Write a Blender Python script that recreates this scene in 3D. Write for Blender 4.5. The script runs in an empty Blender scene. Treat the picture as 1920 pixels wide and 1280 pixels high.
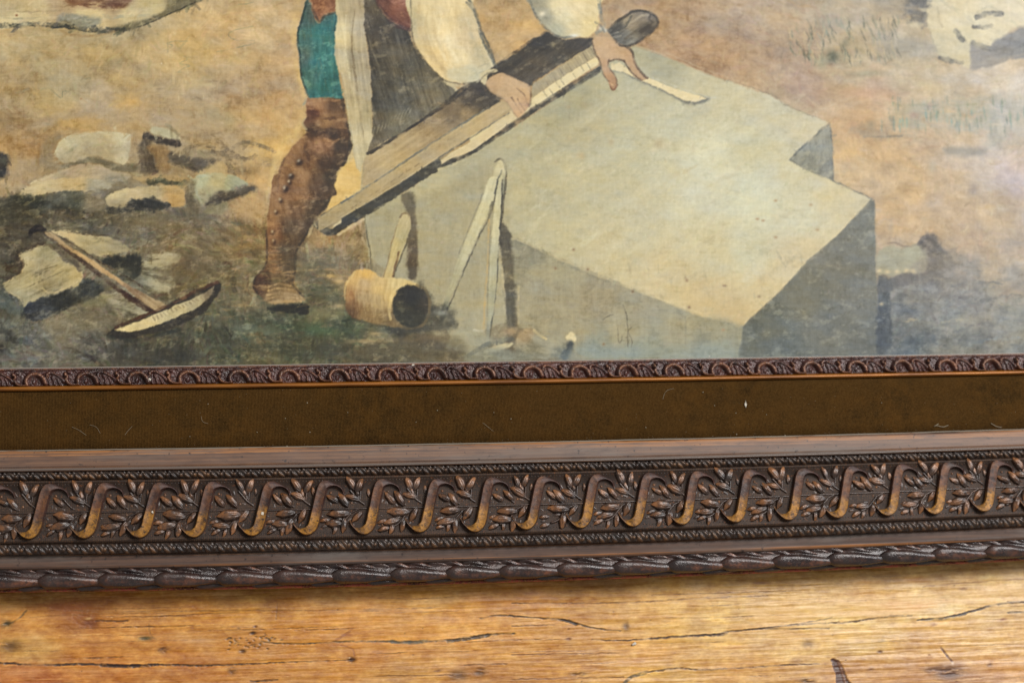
import bpy, math, random
import numpy as np
from mathutils import Matrix, Vector

scene = bpy.context.scene
# ---------------------------------------------------------------- camera (metres; X along the frame rail, Y up the picture, Z off its face)
FPX, DIST = 4305.0, 1.55                       # focal length in pixels of a 1920 px wide frame, distance to the picture
dX = np.array([22190., 216., -FPX]); dX /= np.linalg.norm(dX)
_t = math.radians(14); _a = -(dX[1] * math.cos(_t) - dX[2] * math.sin(_t)) / dX[0]
dY = np.array([_a, math.cos(_t), -math.sin(_t)]); dY /= np.linalg.norm(dY)
MC = np.array([dX, dY, np.cross(dX, dY)]).T     # world -> camera rotation
CP = MC.T @ np.array([0., 0., DIST])
def proj(X, Y, Z=0.):
    p = np.stack([X - CP[0], Y - CP[1], Z - CP[2] + 0 * X], -1) @ MC.T
    return 960 + FPX * p[..., 0] / -p[..., 2], 640 - FPX * p[..., 1] / -p[..., 2]
def unproj(u, v, z=0.):
    w = np.array([(u - 960) / FPX, -(v - 640) / FPX, -1.]) @ MC
    t = (z - CP[2]) / w[2]
    return CP[0] + t * w[0], CP[1] + t * w[1]
cam_d = bpy.data.cameras.new('camera'); cam = bpy.data.objects.new('camera', cam_d); scene.collection.objects.link(cam)
cam_d.sensor_fit = 'HORIZONTAL'; cam_d.sensor_width = 22.3; cam_d.lens = 22.3 * FPX / 1920; cam_d.clip_start = .05; cam_d.clip_end = 50
_m = Matrix([list(r) for r in MC.T]).to_4x4(); _m.translation = Vector(CP); cam.matrix_world = _m
cam_d.dof.use_dof = True; cam_d.dof.focus_distance = 1.49; cam_d.dof.aperture_fstop = 4.0
scene.camera = cam
# ---------------------------------------------------------------- light: a dim room, one big window high beyond the right end of the picture, an added cool fill lower and to the right
world = bpy.data.worlds.new('World'); scene.world = world; world.use_nodes = True
world.node_tree.nodes['Background'].inputs['Color'].default_value = (1.0, .98, .95, 1); world.node_tree.nodes['Background'].inputs['Strength'].default_value = .31
def window_light(name, loc, target, w, h, power, col):
    d = bpy.data.lights.new(name, 'AREA'); d.shape = 'RECTANGLE'; d.size, d.size_y = w, h; d.energy = power; d.color = col
    o = bpy.data.objects.new(name, d); scene.collection.objects.link(o); o.location = loc
    o.rotation_euler = (Vector(target) - Vector(loc)).to_track_quat('-Z', 'Y').to_euler(); return o
window_light('window_light', (1.35, 1.15, 2.60), (.0, -.02, 0), 1.1, 1.1, 80, (1.0, .985, .96))
window_light('side_fill_light', (1.9, .35, 1.15), (.25, -.1, 0), .7, .9, 17, (.86, .93, 1.0))  # added cool fill for rim light from the right, no window known there
scene.view_settings.view_transform = 'Standard'; scene.view_settings.look = 'None'; scene.view_settings.exposure = 0; scene.view_settings.gamma = 1
scene.render.resolution_x, scene.render.resolution_y = 1024, 682
scene.cycles.use_denoising = True; scene.cycles.max_bounces = 6; scene.cycles.sample_clamp_indirect = 4

# ---------------------------------------------------------------- brush engine (numpy)
rng = np.random.default_rng(7)
def _tile(n, cells, seed):
    r = np.random.default_rng(seed)
    g = r.random((cells, cells)).astype(np.float32)
    t = np.arange(n) * cells / n
    i = t.astype(int); f = t - i; f = f * f * (3 - 2 * f)
    j = (i + 1) % cells
    a = g[i][:, i] * (1 - f)[None, :] + g[i][:, j] * f[None, :]
    b = g[j][:, i] * (1 - f)[None, :] + g[j][:, j] * f[None, :]
    return a * (1 - f)[:, None] + b * f[:, None]
TN = 1024
TILE = sum(_tile(TN, c, 30 + k) * w for k, (c, w) in enumerate(((64, 1.), (128, .6), (256, .4), (512, .28))))
TILE = (TILE - TILE.mean()) / TILE.std()
def noise(u, v, ang=0., lu=20., lv=20., seed=0):
    """smooth noise, about unit variance; lu/lv = grain length along / across the angle in pixels"""
    c, s = math.cos(ang), math.sin(ang)
    a = (u * c + v * s) / lu * 16 + seed * 131.7
    b = (-u * s + v * c) / lv * 16 + seed * 57.3
    ia = np.floor(a).astype(np.int64); ib = np.floor(b).astype(np.int64)
    fa = (a - ia).astype(np.float32); fb = (b - ib).astype(np.float32)
    ia %= TN; ib %= TN; ja = (ia + 1) % TN; jb = (ib + 1) % TN
    return (TILE[ib, ia] * (1 - fa) + TILE[ib, ja] * fa) * (1 - fb) + (TILE[jb, ia] * (1 - fa) + TILE[jb, ja] * fa) * fb

ZR = dict(A=(0, 0, 3.556), B=(0, 340, 3.556), C=(440, 0, 3.556), D=(440, 340, 3.556), E=(880, 0, 3.556),
          F=(880, 340, 3.556), G=(1320, 0, 3.2), H=(1320, 320, 3.2), P=(0, 0, 1.), K=(640, 0, 3.), T=(0, 1040, 2.), U=(960, 1040, 2.))
def zp(z, pts):
    x, y, s = ZR[z]
    return [(x + p[0] / s, y + p[1] / s) + tuple(p[2:]) for p in pts]
def spline(pts, n=6):
    p = np.array(pts, float)
    if len(p) < 3: return p
    q = np.vstack([2 * p[0] - p[1], p, 2 * p[-1] - p[-2]]); out = []
    for i in range(1, len(q) - 2):
        for t in np.linspace(0, 1, n, endpoint=False):
            out.append(.5 * (2 * q[i] + (q[i + 1] - q[i - 1]) * t + (2 * q[i - 1] - 5 * q[i] + 4 * q[i + 1] - q[i + 2]) * t * t
                             + (-q[i - 1] + 3 * q[i] - 3 * q[i + 1] + q[i + 2]) * t ** 3))
    out.append(p[-1]); return np.array(out)
class Paint:
    def __init__(s, u0, v0, u1, v1, base):
        s.u0, s.v0 = u0, v0; s.w, s.h = u1 - u0, v1 - v0
        s.img = np.empty((s.h, s.w, 3), np.float32); s.img[:] = base
    def sub(s, x0, y0, x1, y1):
        x0 = int(max(0, math.floor(x0 - s.u0))); y0 = int(max(0, math.floor(y0 - s.v0)))
        x1 = int(min(s.w, math.ceil(x1 - s.u0))); y1 = int(min(s.h, math.ceil(y1 - s.v0)))
        if x1 <= x0 or y1 <= y0: return None
        vv, uu = np.mgrid[y0:y1, x0:x1].astype(np.float32)
        return s.img[y0:y1, x0:x1], uu + s.u0, vv + s.v0
    def mix(s, im, a, col):
        im += (col - im) * a[..., None]
    def idw(s, uu, vv, ctrl, p=3.8):
        num = 0; den = 0
        for (x, y, c) in ctrl:
            w = 1. / ((uu - x) ** 2 + (vv - y) ** 2 + 60.) ** (p / 2)
            num = num + w[..., None] * np.array(c, np.float32); den = den + w
        return num / den[..., None]
    def poly(s, z, pts, col, soft=1.6, rough=1.5, op=1., tex=None, smooth=True, ctrl=None, brk=0.):
        p = np.array([q[:2] for q in zp(z, pts)], float)
        if smooth:
            q = np.vstack([p, p[:1]]); sp = spline(np.vstack([q[-2:-1], q, q[1:2]]), 4); p = sp[4:-5]
        soft *= 1.35; rough *= .75
        pad = soft * 3 + rough * 3 + 2
        r = s.sub(p[:, 0].min() - pad, p[:, 1].min() - pad, p[:, 0].max() + pad, p[:, 1].max() + pad)
        if r is None: return
        im, uu, vv = r
        u2 = uu + rough * noise(uu, vv, 0, 14, 14, 1) * .8; v2 = vv + rough * noise(uu, vv, 0, 14, 14, 2) * .8
        ins = np.zeros(uu.shape, bool); d2 = np.full(uu.shape, 1e9, np.float32)
        for (x0, y0), (x1, y1) in zip(p, np.roll(p, -1, 0)):
            if y0 != y1:
                cond = (v2 < y0) != (v2 < y1)
                ins ^= cond & (u2 < (x1 - x0) * (v2 - y0) / (y1 - y0) + x0)
            ex, ey = x1 - x0, y1 - y0; L = ex * ex + ey * ey + 1e-9
            t = np.clip(((u2 - x0) * ex + (v2 - y0) * ey) / L, 0, 1)
            d2 = np.minimum(d2, (u2 - x0 - t * ex) ** 2 + (v2 - y0 - t * ey) ** 2)
        sd = np.sqrt(d2) * np.where(ins, 1, -1)
        a = np.clip(sd / (2 * soft) + .5, 0, 1); a = a * a * (3 - 2 * a) * op
        if brk: a = a * np.clip(1 - brk * (noise(uu, vv, .1, 30, 8, 9) + .2), 0, 1)
        c = np.array(col, np.float32) if ctrl is None else s.idw(uu, vv, [zp(z, [(k[0], k[1])])[0] + (k[2],) for k in ctrl])
        if tex:
            amp, ang, lu, lv = tex[:4]
            c = c + (.68 * amp * noise(uu, vv, ang, lu, lv * 1.25, 3 + len(pts)))[..., None] * np.array((1, .95, .8), np.float32)
        s.mix(im, a, c)
    def stroke(s, z, pts, w, col, soft=1.2, op=1., rough=.6, taper=(1, 1), dry=0., smooth=True):
        p = np.array([q[:2] for q in zp(z, pts)], float)
        if smooth and len(p) > 2: p = spline(p, 5)
        soft *= 1.25; rough *= .7
        pad = w + soft * 2 + rough * 2 + 2
        r = s.sub(p[:, 0].min() - pad, p[:, 1].min() - pad, p[:, 0].max() + pad, p[:, 1].max() + pad)
        if r is None: return
        im, uu, vv = r
        u2 = uu + rough * noise(uu, vv, 0, 10, 10, 4); v2 = vv + rough * noise(uu, vv, 0, 10, 10, 5)
        best = np.full(uu.shape, -1e9, np.float32); n = len(p) - 1
        for k in range(n):
            x0, y0 = p[k]; ex, ey = p[k + 1] - p[k]; L = ex * ex + ey * ey + 1e-9
            t = np.clip(((u2 - x0) * ex + (v2 - y0) * ey) / L, 0, 1)
            q = (k + t) / n
            ww = w * .5 * np.where(q < .5, taper[0] + (1 - taper[0]) * q * 2, taper[1] + (1 - taper[1]) * (1 - q) * 2)
            best = np.maximum(best, ww - np.sqrt((u2 - x0 - t * ex) ** 2 + (v2 - y0 - t * ey) ** 2))
        a = np.clip(best / (2 * soft) + .5, 0, 1); a = a * a * (3 - 2 * a) * op
        a = a * np.clip(.76 + .28 * noise(uu, vv, .3, 30, 22, 7), .2, 1)          # uneven loading of the brush
        if dry: a = a * np.clip(1 - dry * (noise(uu, vv, .2, 8, 8, 6) + .1), 0, 1)
        s.mix(im, a, np.array(col, np.float32))
    def dabs(s, n, ln, w, op, jit, seed, box=None):
        """go over the whole surface with small loaded strokes that pick up the colour lying there and drag it"""
        r = np.random.default_rng(seed); x0, y0, x1, y1 = box or (0, 0, s.w, s.h); X = r.uniform(x0 + 3, x1 - 3, n); Y = r.uniform(y0 + 3, y1 - 3, n)
        A = noise(X, Y, 0, 120, 120, seed) * .9 + noise(X, Y, 0, 300, 300, seed + 1) + r.normal(0, .35, n) - .35
        for k in range(n):
            l = ln * r.uniform(.5, 1.5) / 2; ww = w * r.uniform(.5, 1.3) / 2; c, sn = math.cos(A[k]), math.sin(A[k]); R_ = int(l + ww + 2)
            ix, iy = int(X[k]), int(Y[k]); a0, b0 = max(0, ix - R_), max(0, iy - R_); a1, b1 = min(s.w, ix + R_), min(s.h, iy + R_)
            col = s.img[iy, ix] + r.normal(0, jit) + r.normal(0, jit * .35, 3); vv, uu = np.mgrid[b0:b1, a0:a1].astype(np.float32)
            du, dv = uu - X[k], vv - Y[k]; t = du * c + dv * sn; d = np.hypot(t - np.clip(t, -l, l), -du * sn + dv * c)
            a = np.clip((ww - d) / 1.2 + .5, 0, 1) * op * np.clip(.75 - .5 * t / l, .15, 1)
            im = s.img[b0:b1, a0:a1]; im += (col.astype(np.float32) - im) * a[..., None]
    def blob(s, z, x, y, rx, ry, col, op=1., ang=0., pw=1.05, brk=0.):
        (x, y), = zp(z, [(x, y)]); R = max(rx, ry) * 2
        r = s.sub(x - R, y - R, x + R, y + R)
        if r is None: return
        im, uu, vv = r; c, sn = math.cos(ang), math.sin(ang)
        du, dv = uu - x, vv - y
        d = ((du * c + dv * sn) / rx) ** 2 + ((-du * sn + dv * c) / ry) ** 2
        a = np.exp(-d ** pw) * op
        if brk: a = a * np.clip(1 - brk * noise(uu, vv, ang, 18, 7, 8), 0, 1)
        s.mix(im, a, np.array(col, np.float32))
    def scumble(s, z, box, n, ln, w, ang, pal, op=.5, var=.25, jit=8, dry=.5):
        (x0, y0), (x1, y1) = zp(z, [box[:2], box[2:]])
        for _ in range(n):
            x = rng.uniform(x0, x1); y = rng.uniform(y0, y1); a = ang + rng.normal(0, var); l = ln * rng.uniform(.5, 1.5)
            c = np.array(pal[rng.integers(len(pal))], float) + rng.normal(0, jit, 3) * .5 + rng.normal(0, jit) * .5
            dx, dy = math.cos(a) * l / 2, math.sin(a) * l / 2; b = rng.normal(0, l * .06)
            s.stroke('P', [(x - dx, y - dy), (x + b * math.sin(a), y - b * math.cos(a)), (x + dx, y + dy)], w * rng.uniform(.5, 1.4), c,
                     soft=1.6, op=op * rng.uniform(.4, 1), taper=(.2, .2), dry=dry)

# ---------------------------------------------------------------- the oil painting, laid down shape by shape
def paint_picture():
    P = Paint(-170, -140, 2110, 730, (176, 148, 104))
    BG = [(20, 70, (190, 163, 115)), (90, 120, (172, 148, 102)), (200, 100, (172, 146, 98)), (310, 50, (196, 165, 112)), (400, 20, (196, 162, 108)),
          (30, 160, (168, 138, 90)), (120, 150, (180, 155, 108)), (230, 160, (174, 144, 94)), (360, 125, (194, 160, 100)), (440, 100, (182, 150, 100)),
          (15, 235, (164, 126, 76)), (60, 270, (158, 118, 70)), (90, 200, (198, 162, 98)), (180, 200, (178, 152, 116)), (240, 190, (200, 160, 98)),
          (300, 200, (176, 150, 112)), (380, 180, (176, 146, 102)), (440, 180, (174, 138, 92)), (430, 240, (178, 150, 108)), (170, 230, (196, 152, 88)),
          (30, 320, (190, 156, 108)), (480, 60, (190, 162, 120)), (530, 100, (188, 152, 104)), (500, 170, (178, 136, 82)), (470, 230, (190, 158, 110)),
          (510, 290, (204, 166, 100)), (470, 340, (190, 150, 92)), (640, 350, (214, 180, 110)),
          (60, 400, (92, 82, 64)), (160, 400, (104, 94, 76)), (270, 420, (116, 104, 82)), (380, 410, (122, 106, 80)), (430, 380, (170, 134, 86)),
          (20, 450, (92, 80, 60)), (440, 450, (138, 112, 70)), (340, 480, (126, 106, 72)), (420, 520, (120, 104, 70)), (470, 500, (122, 112, 82)),
          (30, 600, (96, 94, 84)), (110, 600, (124, 114, 94)), (200, 640, (100, 92, 76)), (300, 640, (80, 76, 62)), (400, 600, (96, 92, 68)), (440, 640, (84, 84, 66)),
          (60, 660, (108, 104, 98)), (460, 560, (128, 108, 70)), (560, 640, (88, 88, 64)), (620, 440, (160, 124, 74)), (600, 490, (126, 110, 80)), (640, 520, (146, 118, 74)),
          (600, 560, (104, 96, 68)), (680, 650, (96, 86, 60)), (760, 670, (104, 94, 66)), (840, 640, (116, 100, 72)), (650, 600, (90, 100, 74)),
          (930, 40, (182, 146, 94)), (990, 40, (190, 152, 96)), (1000, 90, (186, 148, 94)), (960, 100, (188, 150, 96)), (1240, 60, (170, 136, 96)), (1180, 10, (176, 146, 112)), (1300, 60, (174, 136, 98)), (1280, 110, (166, 124, 82)),
          (1350, 30, (184, 150, 112)), (1400, 20, (182, 152, 122)), (1390, 80, (180, 142, 100)), (1440, 120, (176, 142, 108)), (1480, 60, (178, 148, 114)), (1510, 150, (182, 146, 116)), (1470, 170, (188, 158, 118)),
          (1560, 40, (176, 156, 126)), (1600, 110, (180, 160, 124)), (1650, 60, (176, 156, 128)), (1700, 90, (178, 162, 136)), (1570, 190, (188, 154, 114)), (1640, 180, (194, 156, 120)), (1740, 150, (196, 170, 130)),
          (1860, 150, (206, 182, 154)), (1800, 180, (196, 170, 134)), (1900, 200, (204, 184, 160)), (1620, 230, (202, 160, 114)), (1700, 250, (200, 166, 124)), (1760, 300, (204, 170, 132)), (1600, 300, (210, 172, 120)),
          (1860, 290, (202, 176, 150)), (1900, 330, (202, 178, 170)), (1700, 330, (206, 168, 118)), (1680, 390, (204, 166, 118)), (1780, 390, (200, 166, 126)), (1860, 400, (198, 168, 134)), (1900, 450, (190, 164, 138)),
          (1820, 450, (194, 160, 126)), (1720, 440, (206, 168, 120)), (1860, 480, (196, 164, 124)), (1800, 500, (160, 144, 126)), (1900, 520, (156, 144, 132)), (1740, 540, (128, 122, 116)), (1840, 560, (142, 134, 124)),
          (1700, 600, (116, 112, 104)), (1800, 600, (134, 130, 120)), (1900, 600, (140, 138, 130)), (1720, 650, (102, 106, 106)), (1820, 650, (118, 120, 118)), (1920, 650, (124, 126, 122)),
          (-160, 100, (180, 152, 106)), (2100, 200, (204, 182, 160)), (2100, 600, (134, 134, 128)), (-160, 500, (96, 88, 68)), (960, -130, (184, 150, 100)), (1800, -130, (196, 172, 140))]
    im, uu, vv = P.sub(-170, -140, 2110, 730)
    wu = uu + 9 * noise(uu, vv, 0, 60, 40, 11); wv = vv + 7 * noise(uu, vv, 0, 60, 40, 12)
    im[:] = P.idw(wu, wv, BG, 3.2)
    t = noise(uu, vv, -.25, 60, 26, 13) * 4 + noise(uu, vv, .4, 30, 15, 14) * 4.5 + noise(uu, vv, 1.1, 16, 10, 15) * 3.5
    im += t[..., None] * np.array((1, .95, .8), np.float32)
    tone = noise(uu, vv, 0, 120, 60, 16)
    im += tone[..., None] * np.array((3, 0, -4), np.float32)
    # loose brushwork in the earth
    P.scumble('P', (0, 60, 480, 250), 200, 46, 9, -.08, [(196, 168, 118), (164, 136, 88), (200, 168, 108), (182, 156, 118), (172, 140, 92)], .30, jit=6)
    P.scumble('P', (440, 0, 560, 330), 80, 36, 9, 1.3, [(196, 168, 124), (172, 134, 82), (204, 172, 118)], .30, jit=6)
    P.scumble('P', (1150, 0, 1600, 200), 170, 50, 7, .12, [(172, 132, 92), (196, 160, 118), (162, 124, 92), (190, 158, 126), (184, 140, 112), (198, 160, 108)], .40, jit=6)
    P.scumble('P', (1560, 120, 1920, 230), 90, 44, 8, .05, [(200, 170, 130), (188, 160, 124), (204, 184, 150)], .35, jit=6)
    P.scumble('P', (1580, 250, 1920, 500), 170, 32, 8, .1, [(212, 176, 126), (198, 160, 112), (206, 178, 150), (194, 168, 146), (204, 166, 116)], .36, jit=6)
    P.scumble('P', (1650, 500, 1920, 670), 130, 40, 7, .0, [(104, 106, 108), (140, 136, 126), (124, 120, 114), (92, 96, 106), (160, 148, 126)], .42, jit=6)
    P.scumble('P', (0, 370, 480, 500), 150, 32, 7, -.05, [(82, 76, 62), (126, 112, 84), (104, 94, 72), (150, 128, 90), (72, 70, 62)], .42, jit=8)
    P.scumble('P', (0, 560, 480, 690), 150, 34, 7, -.1, [(82, 80, 68), (118, 110, 92), (100, 92, 72), (130, 122, 96), (70, 70, 62)], .40, jit=8)
    P.scumble('P', (420, 400, 690, 560), 100, 40, 6, -.05, [(166, 128, 76), (118, 104, 74), (140, 116, 76), (186, 146, 88)], .40, jit=8)
    P.scumble('P', (440, 580, 900, 690), 160, 34, 7, 0, [(84, 82, 58), (110, 98, 68), (72, 78, 58), (128, 110, 74), (92, 106, 80), (96, 84, 62)], .42, jit=8)
    # --- upper left: overturned pale hull with its dark keel line
    P.poly('A', [(-200, -300), (1420, -300), (1350, 0), (1150, 85), (1000, 150), (880, 190), (720, 208), (540, 190), (380, 172), (200, 165), (-200, 185)], 0, ctrl=[
        (60, 40, (186, 162, 116)), (250, 60, (200, 174, 122)), (600, 100, (214, 188, 134)), (850, 90, (206, 182, 128)), (1000, 60, (190, 168, 116)), (800, 20, (150, 118, 84)), (100, 140, (208, 186, 136)), (400, 20, (176, 146, 104)), (1200, 20, (140, 124, 88))],
        tex=(7, -.04, 60, 5), rough=1.2)
    P.poly('A', [(460, -20), (850, -20), (850, 40), (720, 62), (600, 58), (480, 45)], (120, 78, 58), soft=4, op=.85, tex=(10, 0, 30, 6), brk=.3)
    P.poly('A', [(440, 95), (640, 110), (670, 165), (560, 185), (420, 165), (380, 130)], (112, 114, 104), soft=4, op=.7, brk=.5, tex=(9, .2, 24, 6))
    for y, x0, x1, c in ((28, 470, 850, (98, 62, 50)), (75, 0, 420, (150, 128, 90)), (112, 480, 1000, (150, 150, 128)), (120, 0, 300, (150, 140, 104)), (100, 640, 1040, (140, 138, 112)), (140, 560, 620, (224, 210, 170)), (62, 480, 900, (226, 194, 138)), (135, 0, 340, (226, 202, 144))):
        P.stroke('A', [(x0, y), ((x0 + x1) / 2, y + 6), (x1, y - 4)], 4, c, op=.6, dry=.6, taper=(.2, .2))
    P.poly('A', [(700, 200), (880, 150), (1000, 120), (1150, 30), (1200, -10), (1370, -10), (1150, 88), (1000, 152), (880, 195), (780, 210)], (112, 100, 72), soft=3, op=.85, tex=(9, -.5, 40, 6))
    P.stroke('A', [(-40, 176), (200, 166), (400, 172), (560, 192), (720, 207), (860, 194)], 9, (66, 66, 60), dry=.45, op=.95, rough=1.5)
    P.stroke('A', [(360, 178), (470, 180), (700, 196)], 8, (78, 78, 74), dry=.6, op=.8, rough=2)
    P.stroke('A', [(760, 206), (900, 186), (1000, 152), (1150, 86), (1350, -4)], 3, (74, 68, 54), op=.9)
    P.stroke('A', [(400, 205), (460, 232), (560, 244), (680, 232), (760, 212)], 5, (160, 128, 80), op=.7)
    P.blob('A', 110, 104, 2.4, 2, (128, 66, 34), .9)
    # pencil-blue squiggles
    for q in ([(110, 620), (150, 615), (170, 598), (195, 595)], [(260, 620), (285, 592), (325, 590), (365, 620), (410, 655), (420, 612), (470, 618), (540, 640)],
              [(1250, 280), (1180, 275), (1115, 290), (1150, 305), (1130, 325), (1090, 345)], [(1270, 385), (1220, 375), (1250, 395), (1200, 425), (1265, 440), (1230, 455), (1180, 485), (1215, 480)],
              [(1690, 180), (1590, 195), (1525, 230), (1560, 265), (1700, 275)], [(1700, 290), (1580, 320), (1440, 350)], [(1590, 32), (1640, 28), (1690, 14)], [(1000, 570), (1050, 575), (1060, 560)], [(560, 530), (600, 525), (590, 545)]):
        P.stroke('A', q, 2.2, (132, 128, 96), op=.75, taper=(.4, .3), soft=.9)
    P.blob('A', 540, 660, 1.6, 1.6, (150, 96, 50), .7); P.blob('A', 1078, 424, 1.2, 1.6, (230, 214, 180), .9)
    # mauve-grey drifts over the earth
    P.poly('A', [(180, 850), (300, 790), (480, 745), (600, 700), (720, 690), (760, 740), (600, 775), (420, 800), (260, 870)], (172, 148, 116), soft=7, op=.75, tex=(5, -.3, 40, 8))
    P.poly('A', [(560, 800), (760, 740), (1000, 700), (1200, 690), (1400, 720), (1500, 790), (1400, 860), (1000, 830), (760, 840)], (172, 150, 118), soft=9, op=.55, tex=(5, -.1, 40, 8))
    P.poly('A', [(370, 840), (480, 800), (640, 790), (720, 810), (560, 850), (400, 870)], (192, 150, 84), soft=6, op=.6)
    P.blob('A', 1440, 760, 26, 14, (160, 144, 108), .6); P.blob('A', 1530, 810, 14, 16, (158, 144, 108), .5)
    P.poly('A', [(300, 940), (420, 905), (360, 1000), (380, 1080), (440, 1110), (300, 1140), (220, 1120), (270, 1030)], (146, 126, 94), soft=6, op=.8, tex=(6, 1.2, 24, 6))
    P.poly('A', [(60, 1130), (180, 1080), (300, 1120), (200, 1200), (60, 1220)], (166, 136, 92), soft=6, op=.7)
    # left stones
    P.poly('A', [(370, 1010), (395, 950), (470, 905), (560, 887), (700, 882), (850, 892), (872, 925), (846, 1082), (800, 1090), (700, 1058), (625, 1048), (540, 1072), (430, 1090), (385, 1055)], 0,
           ctrl=[(450, 950, (196, 180, 138)), (640, 920, (190, 172, 130)), (800, 920, (202, 186, 144)), (640, 1010, (170, 148, 108)), (820, 1060, (196, 180, 140)), (480, 1050, (176, 158, 120)), (740, 1000, (176, 154, 112))], tex=(7, .9, 16, 6), rough=1.2)
    P.stroke('A', [(372, 1010), (398, 948), (470, 905), (560, 887), (700, 882), (850, 892)], 3, (212, 198, 156), op=.8, dry=.4)
    P.poly('A', [(400, 1105), (520, 1075), (620, 1050), (700, 1064), (800, 1096), (900, 1092), (910, 1140), (820, 1146), (720, 1120), (620, 1085), (520, 1102), (430, 1125)], (116, 106, 84), soft=2.4, op=.9, tex=(7, 0, 20, 6))
    P.poly('A', [(140, 1290), (220, 1210), (340, 1160), (480, 1110), (620, 1092), (740, 1130), (860, 1165), (860, 1190), (740, 1230), (620, 1250), (480, 1270), (340, 1290)], 0,
           ctrl=[(300, 1200, (196, 172, 128)), (500, 1140, (180, 154, 118)), (640, 1130, (178, 156, 122)), (520, 1230, (204, 170, 114)), (420, 1220, (160, 140, 104)), (720, 1190, (170, 152, 124)), (200, 1260, (206, 182, 132))], tex=(7, -.25, 26, 5), rough=1.8)
    P.blob('A', 760, 1215, 26, 12, (128, 122, 106), .8, -.2, brk=.6); P.blob('A', 660, 1255, 26, 10, (146, 140, 124), .7, -.3, brk=.4)
    P.poly('A', [(-60, 1040), (45, 1035), (48, 1150), (10, 1195), (-60, 1200)], (66, 62, 62), soft=3, rough=2)
    P.blob('A', 20, 1070, 9, 8, (100, 100, 88), .7)
    # brown overturned rocks, mid left
    P.poly('A', [(1010, 862), (1040, 848), (1110, 860), (1190, 905), (1195, 932), (1140, 925), (1020, 885)], (188, 174, 130), soft=1.6, tex=(7, .4, 20, 5))
    P.stroke('A', [(1110, 832), (1150, 865), (1190, 900)], 7, (136, 124, 92), op=.8)
    P.poly('A', [(945, 905), (985, 885), (1100, 915), (1190, 940), (1200, 980), (1100, 965), (1010, 940), (960, 940)], (74, 62, 54), soft=2.5, tex=(9, .3, 20, 6), rough=2)
    P.poly('A', [(940, 940), (1000, 935), (1020, 1010), (1050, 1100), (1060, 1150), (980, 1165), (930, 1130), (925, 1040)], (98, 82, 64), soft=4, tex=(12, 1.4, 24, 6), rough=2.5)
    P.poly('A', [(985, 985), (1040, 960), (1120, 985), (1140, 1060), (1120, 1150), (1060, 1140), (1030, 1050)], (146, 112, 70), soft=3.5, tex=(10, 1.3, 22, 6), rough=2, op=.9)
    P.poly('A', [(1140, 1010), (1200, 1030), (1330, 1055), (1420, 1060), (1410, 1110), (1300, 1140), (1180, 1100), (1130, 1060)], (88, 76, 64), soft=3.5, tex=(10, .1, 30, 6), rough=2, op=.92)
    P.stroke('A', [(1185, 1030), (1260, 985), (1340, 970), (1430, 985)], 6, (104, 88, 66), op=.7)
    P.poly('A', [(1200, 1030), (1300, 990), (1410, 1000), (1400, 1050), (1280, 1050)], (150, 130, 92), soft=3, op=.8, tex=(8, 0, 20, 6))
    P.stroke('A', [(1450, 930), (1500, 980), (1560, 1040), (1640, 1060), (1700, 1040)], 9, (104, 86, 66), op=.75, dry=.4, rough=2)
    P.stroke('A', [(1420, 1020), (1500, 1030), (1540, 1140), (1560, 1170)], 12, (100, 84, 62), op=.7, dry=.4, rough=2)
    P.stroke('A', [(1560, 980), (1640, 950), (1750, 975), (1830, 1010)], 7, (122, 104, 80), op=.7, dry=.3)
    P.blob('A', 1790, 1080, 20, 14, (136, 114, 84), .6, brk=.4); P.blob('A', 1620, 1140, 20, 8, (112, 94, 70), .7, brk=.4)
    P.poly('A', [(920, 1180), (1060, 1160), (1240, 1170), (1300, 1190), (1260, 1250), (1100, 1240), (960, 1220)], (190, 152, 92), soft=4, op=.7, tex=(8, 0, 22, 6))
    P.poly('A', [(1350, 1130), (1460, 1080), (1500, 1140), (1480, 1220), (1380, 1230), (1300, 1180)], (188, 158, 98), soft=4, op=.7, tex=(10, 1, 18, 6))
    P.poly('A', [(1262, 1210), (1330, 1160), (1440, 1150), (1560, 1175), (1660, 1225), (1560, 1270), (1440, 1300), (1350, 1370), (1290, 1330), (1260, 1270)], 0,
           ctrl=[(1340, 1200, (178, 178, 142)), (1440, 1200, (190, 172, 118)), (1560, 1210, (164, 162, 126)), (1400, 1280, (176, 164, 122)), (1320, 1320, (158, 148, 110))], tex=(8, .4, 20, 6), rough=2)
    P.poly('A', [(980, 1205), (1060, 1195), (1180, 1205), (1250, 1200), (1255, 1235), (1180, 1240), (1080, 1222), (1010, 1240)], (84, 82, 62), soft=1.8, rough=2, tex=(7, 0, 16, 5))
    P.dabs(9000, 22, 4.6, .50, 7., 61); P.dabs(3000, 22, 4.4, .55, 13., 63, (170, 500, 860, 830)); P.dabs(5000, 11, 2.8, .5, 9., 64)
    # second row of stones (zoom B)
    P.poly('B', [(130, 85), (200, 30), (330, -20), (560, -20), (700, 0), (740, 40), (600, 60), (480, 65), (360, 70), (240, 92), (150, 105)], 0,
           ctrl=[(250, 40, (208, 182, 128)), (500, 20, (204, 172, 114)), (650, 20, (164, 154, 130)), (200, 80, (196, 172, 124))], tex=(7, -.2, 30, 5), rough=1.8)
    P.poly('B', [(0, 110), (110, 95), (180, 85), (330, 95), (440, 60), (560, 70), (600, 110), (690, 100), (700, 190), (560, 210), (420, 180), (330, 190), (200, 260), (60, 300), (-60, 300), (-60, 130)], 0,
           ctrl=[(60, 200, (78, 74, 62)), (200, 120, (64, 66, 58)), (380, 120, (96, 92, 76)), (480, 130, (84, 84, 70)), (640, 150, (140, 122, 92)), (150, 230, (82, 76, 60))], soft=3, rough=3, tex=(11, -.3, 26, 6), op=.92)
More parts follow.
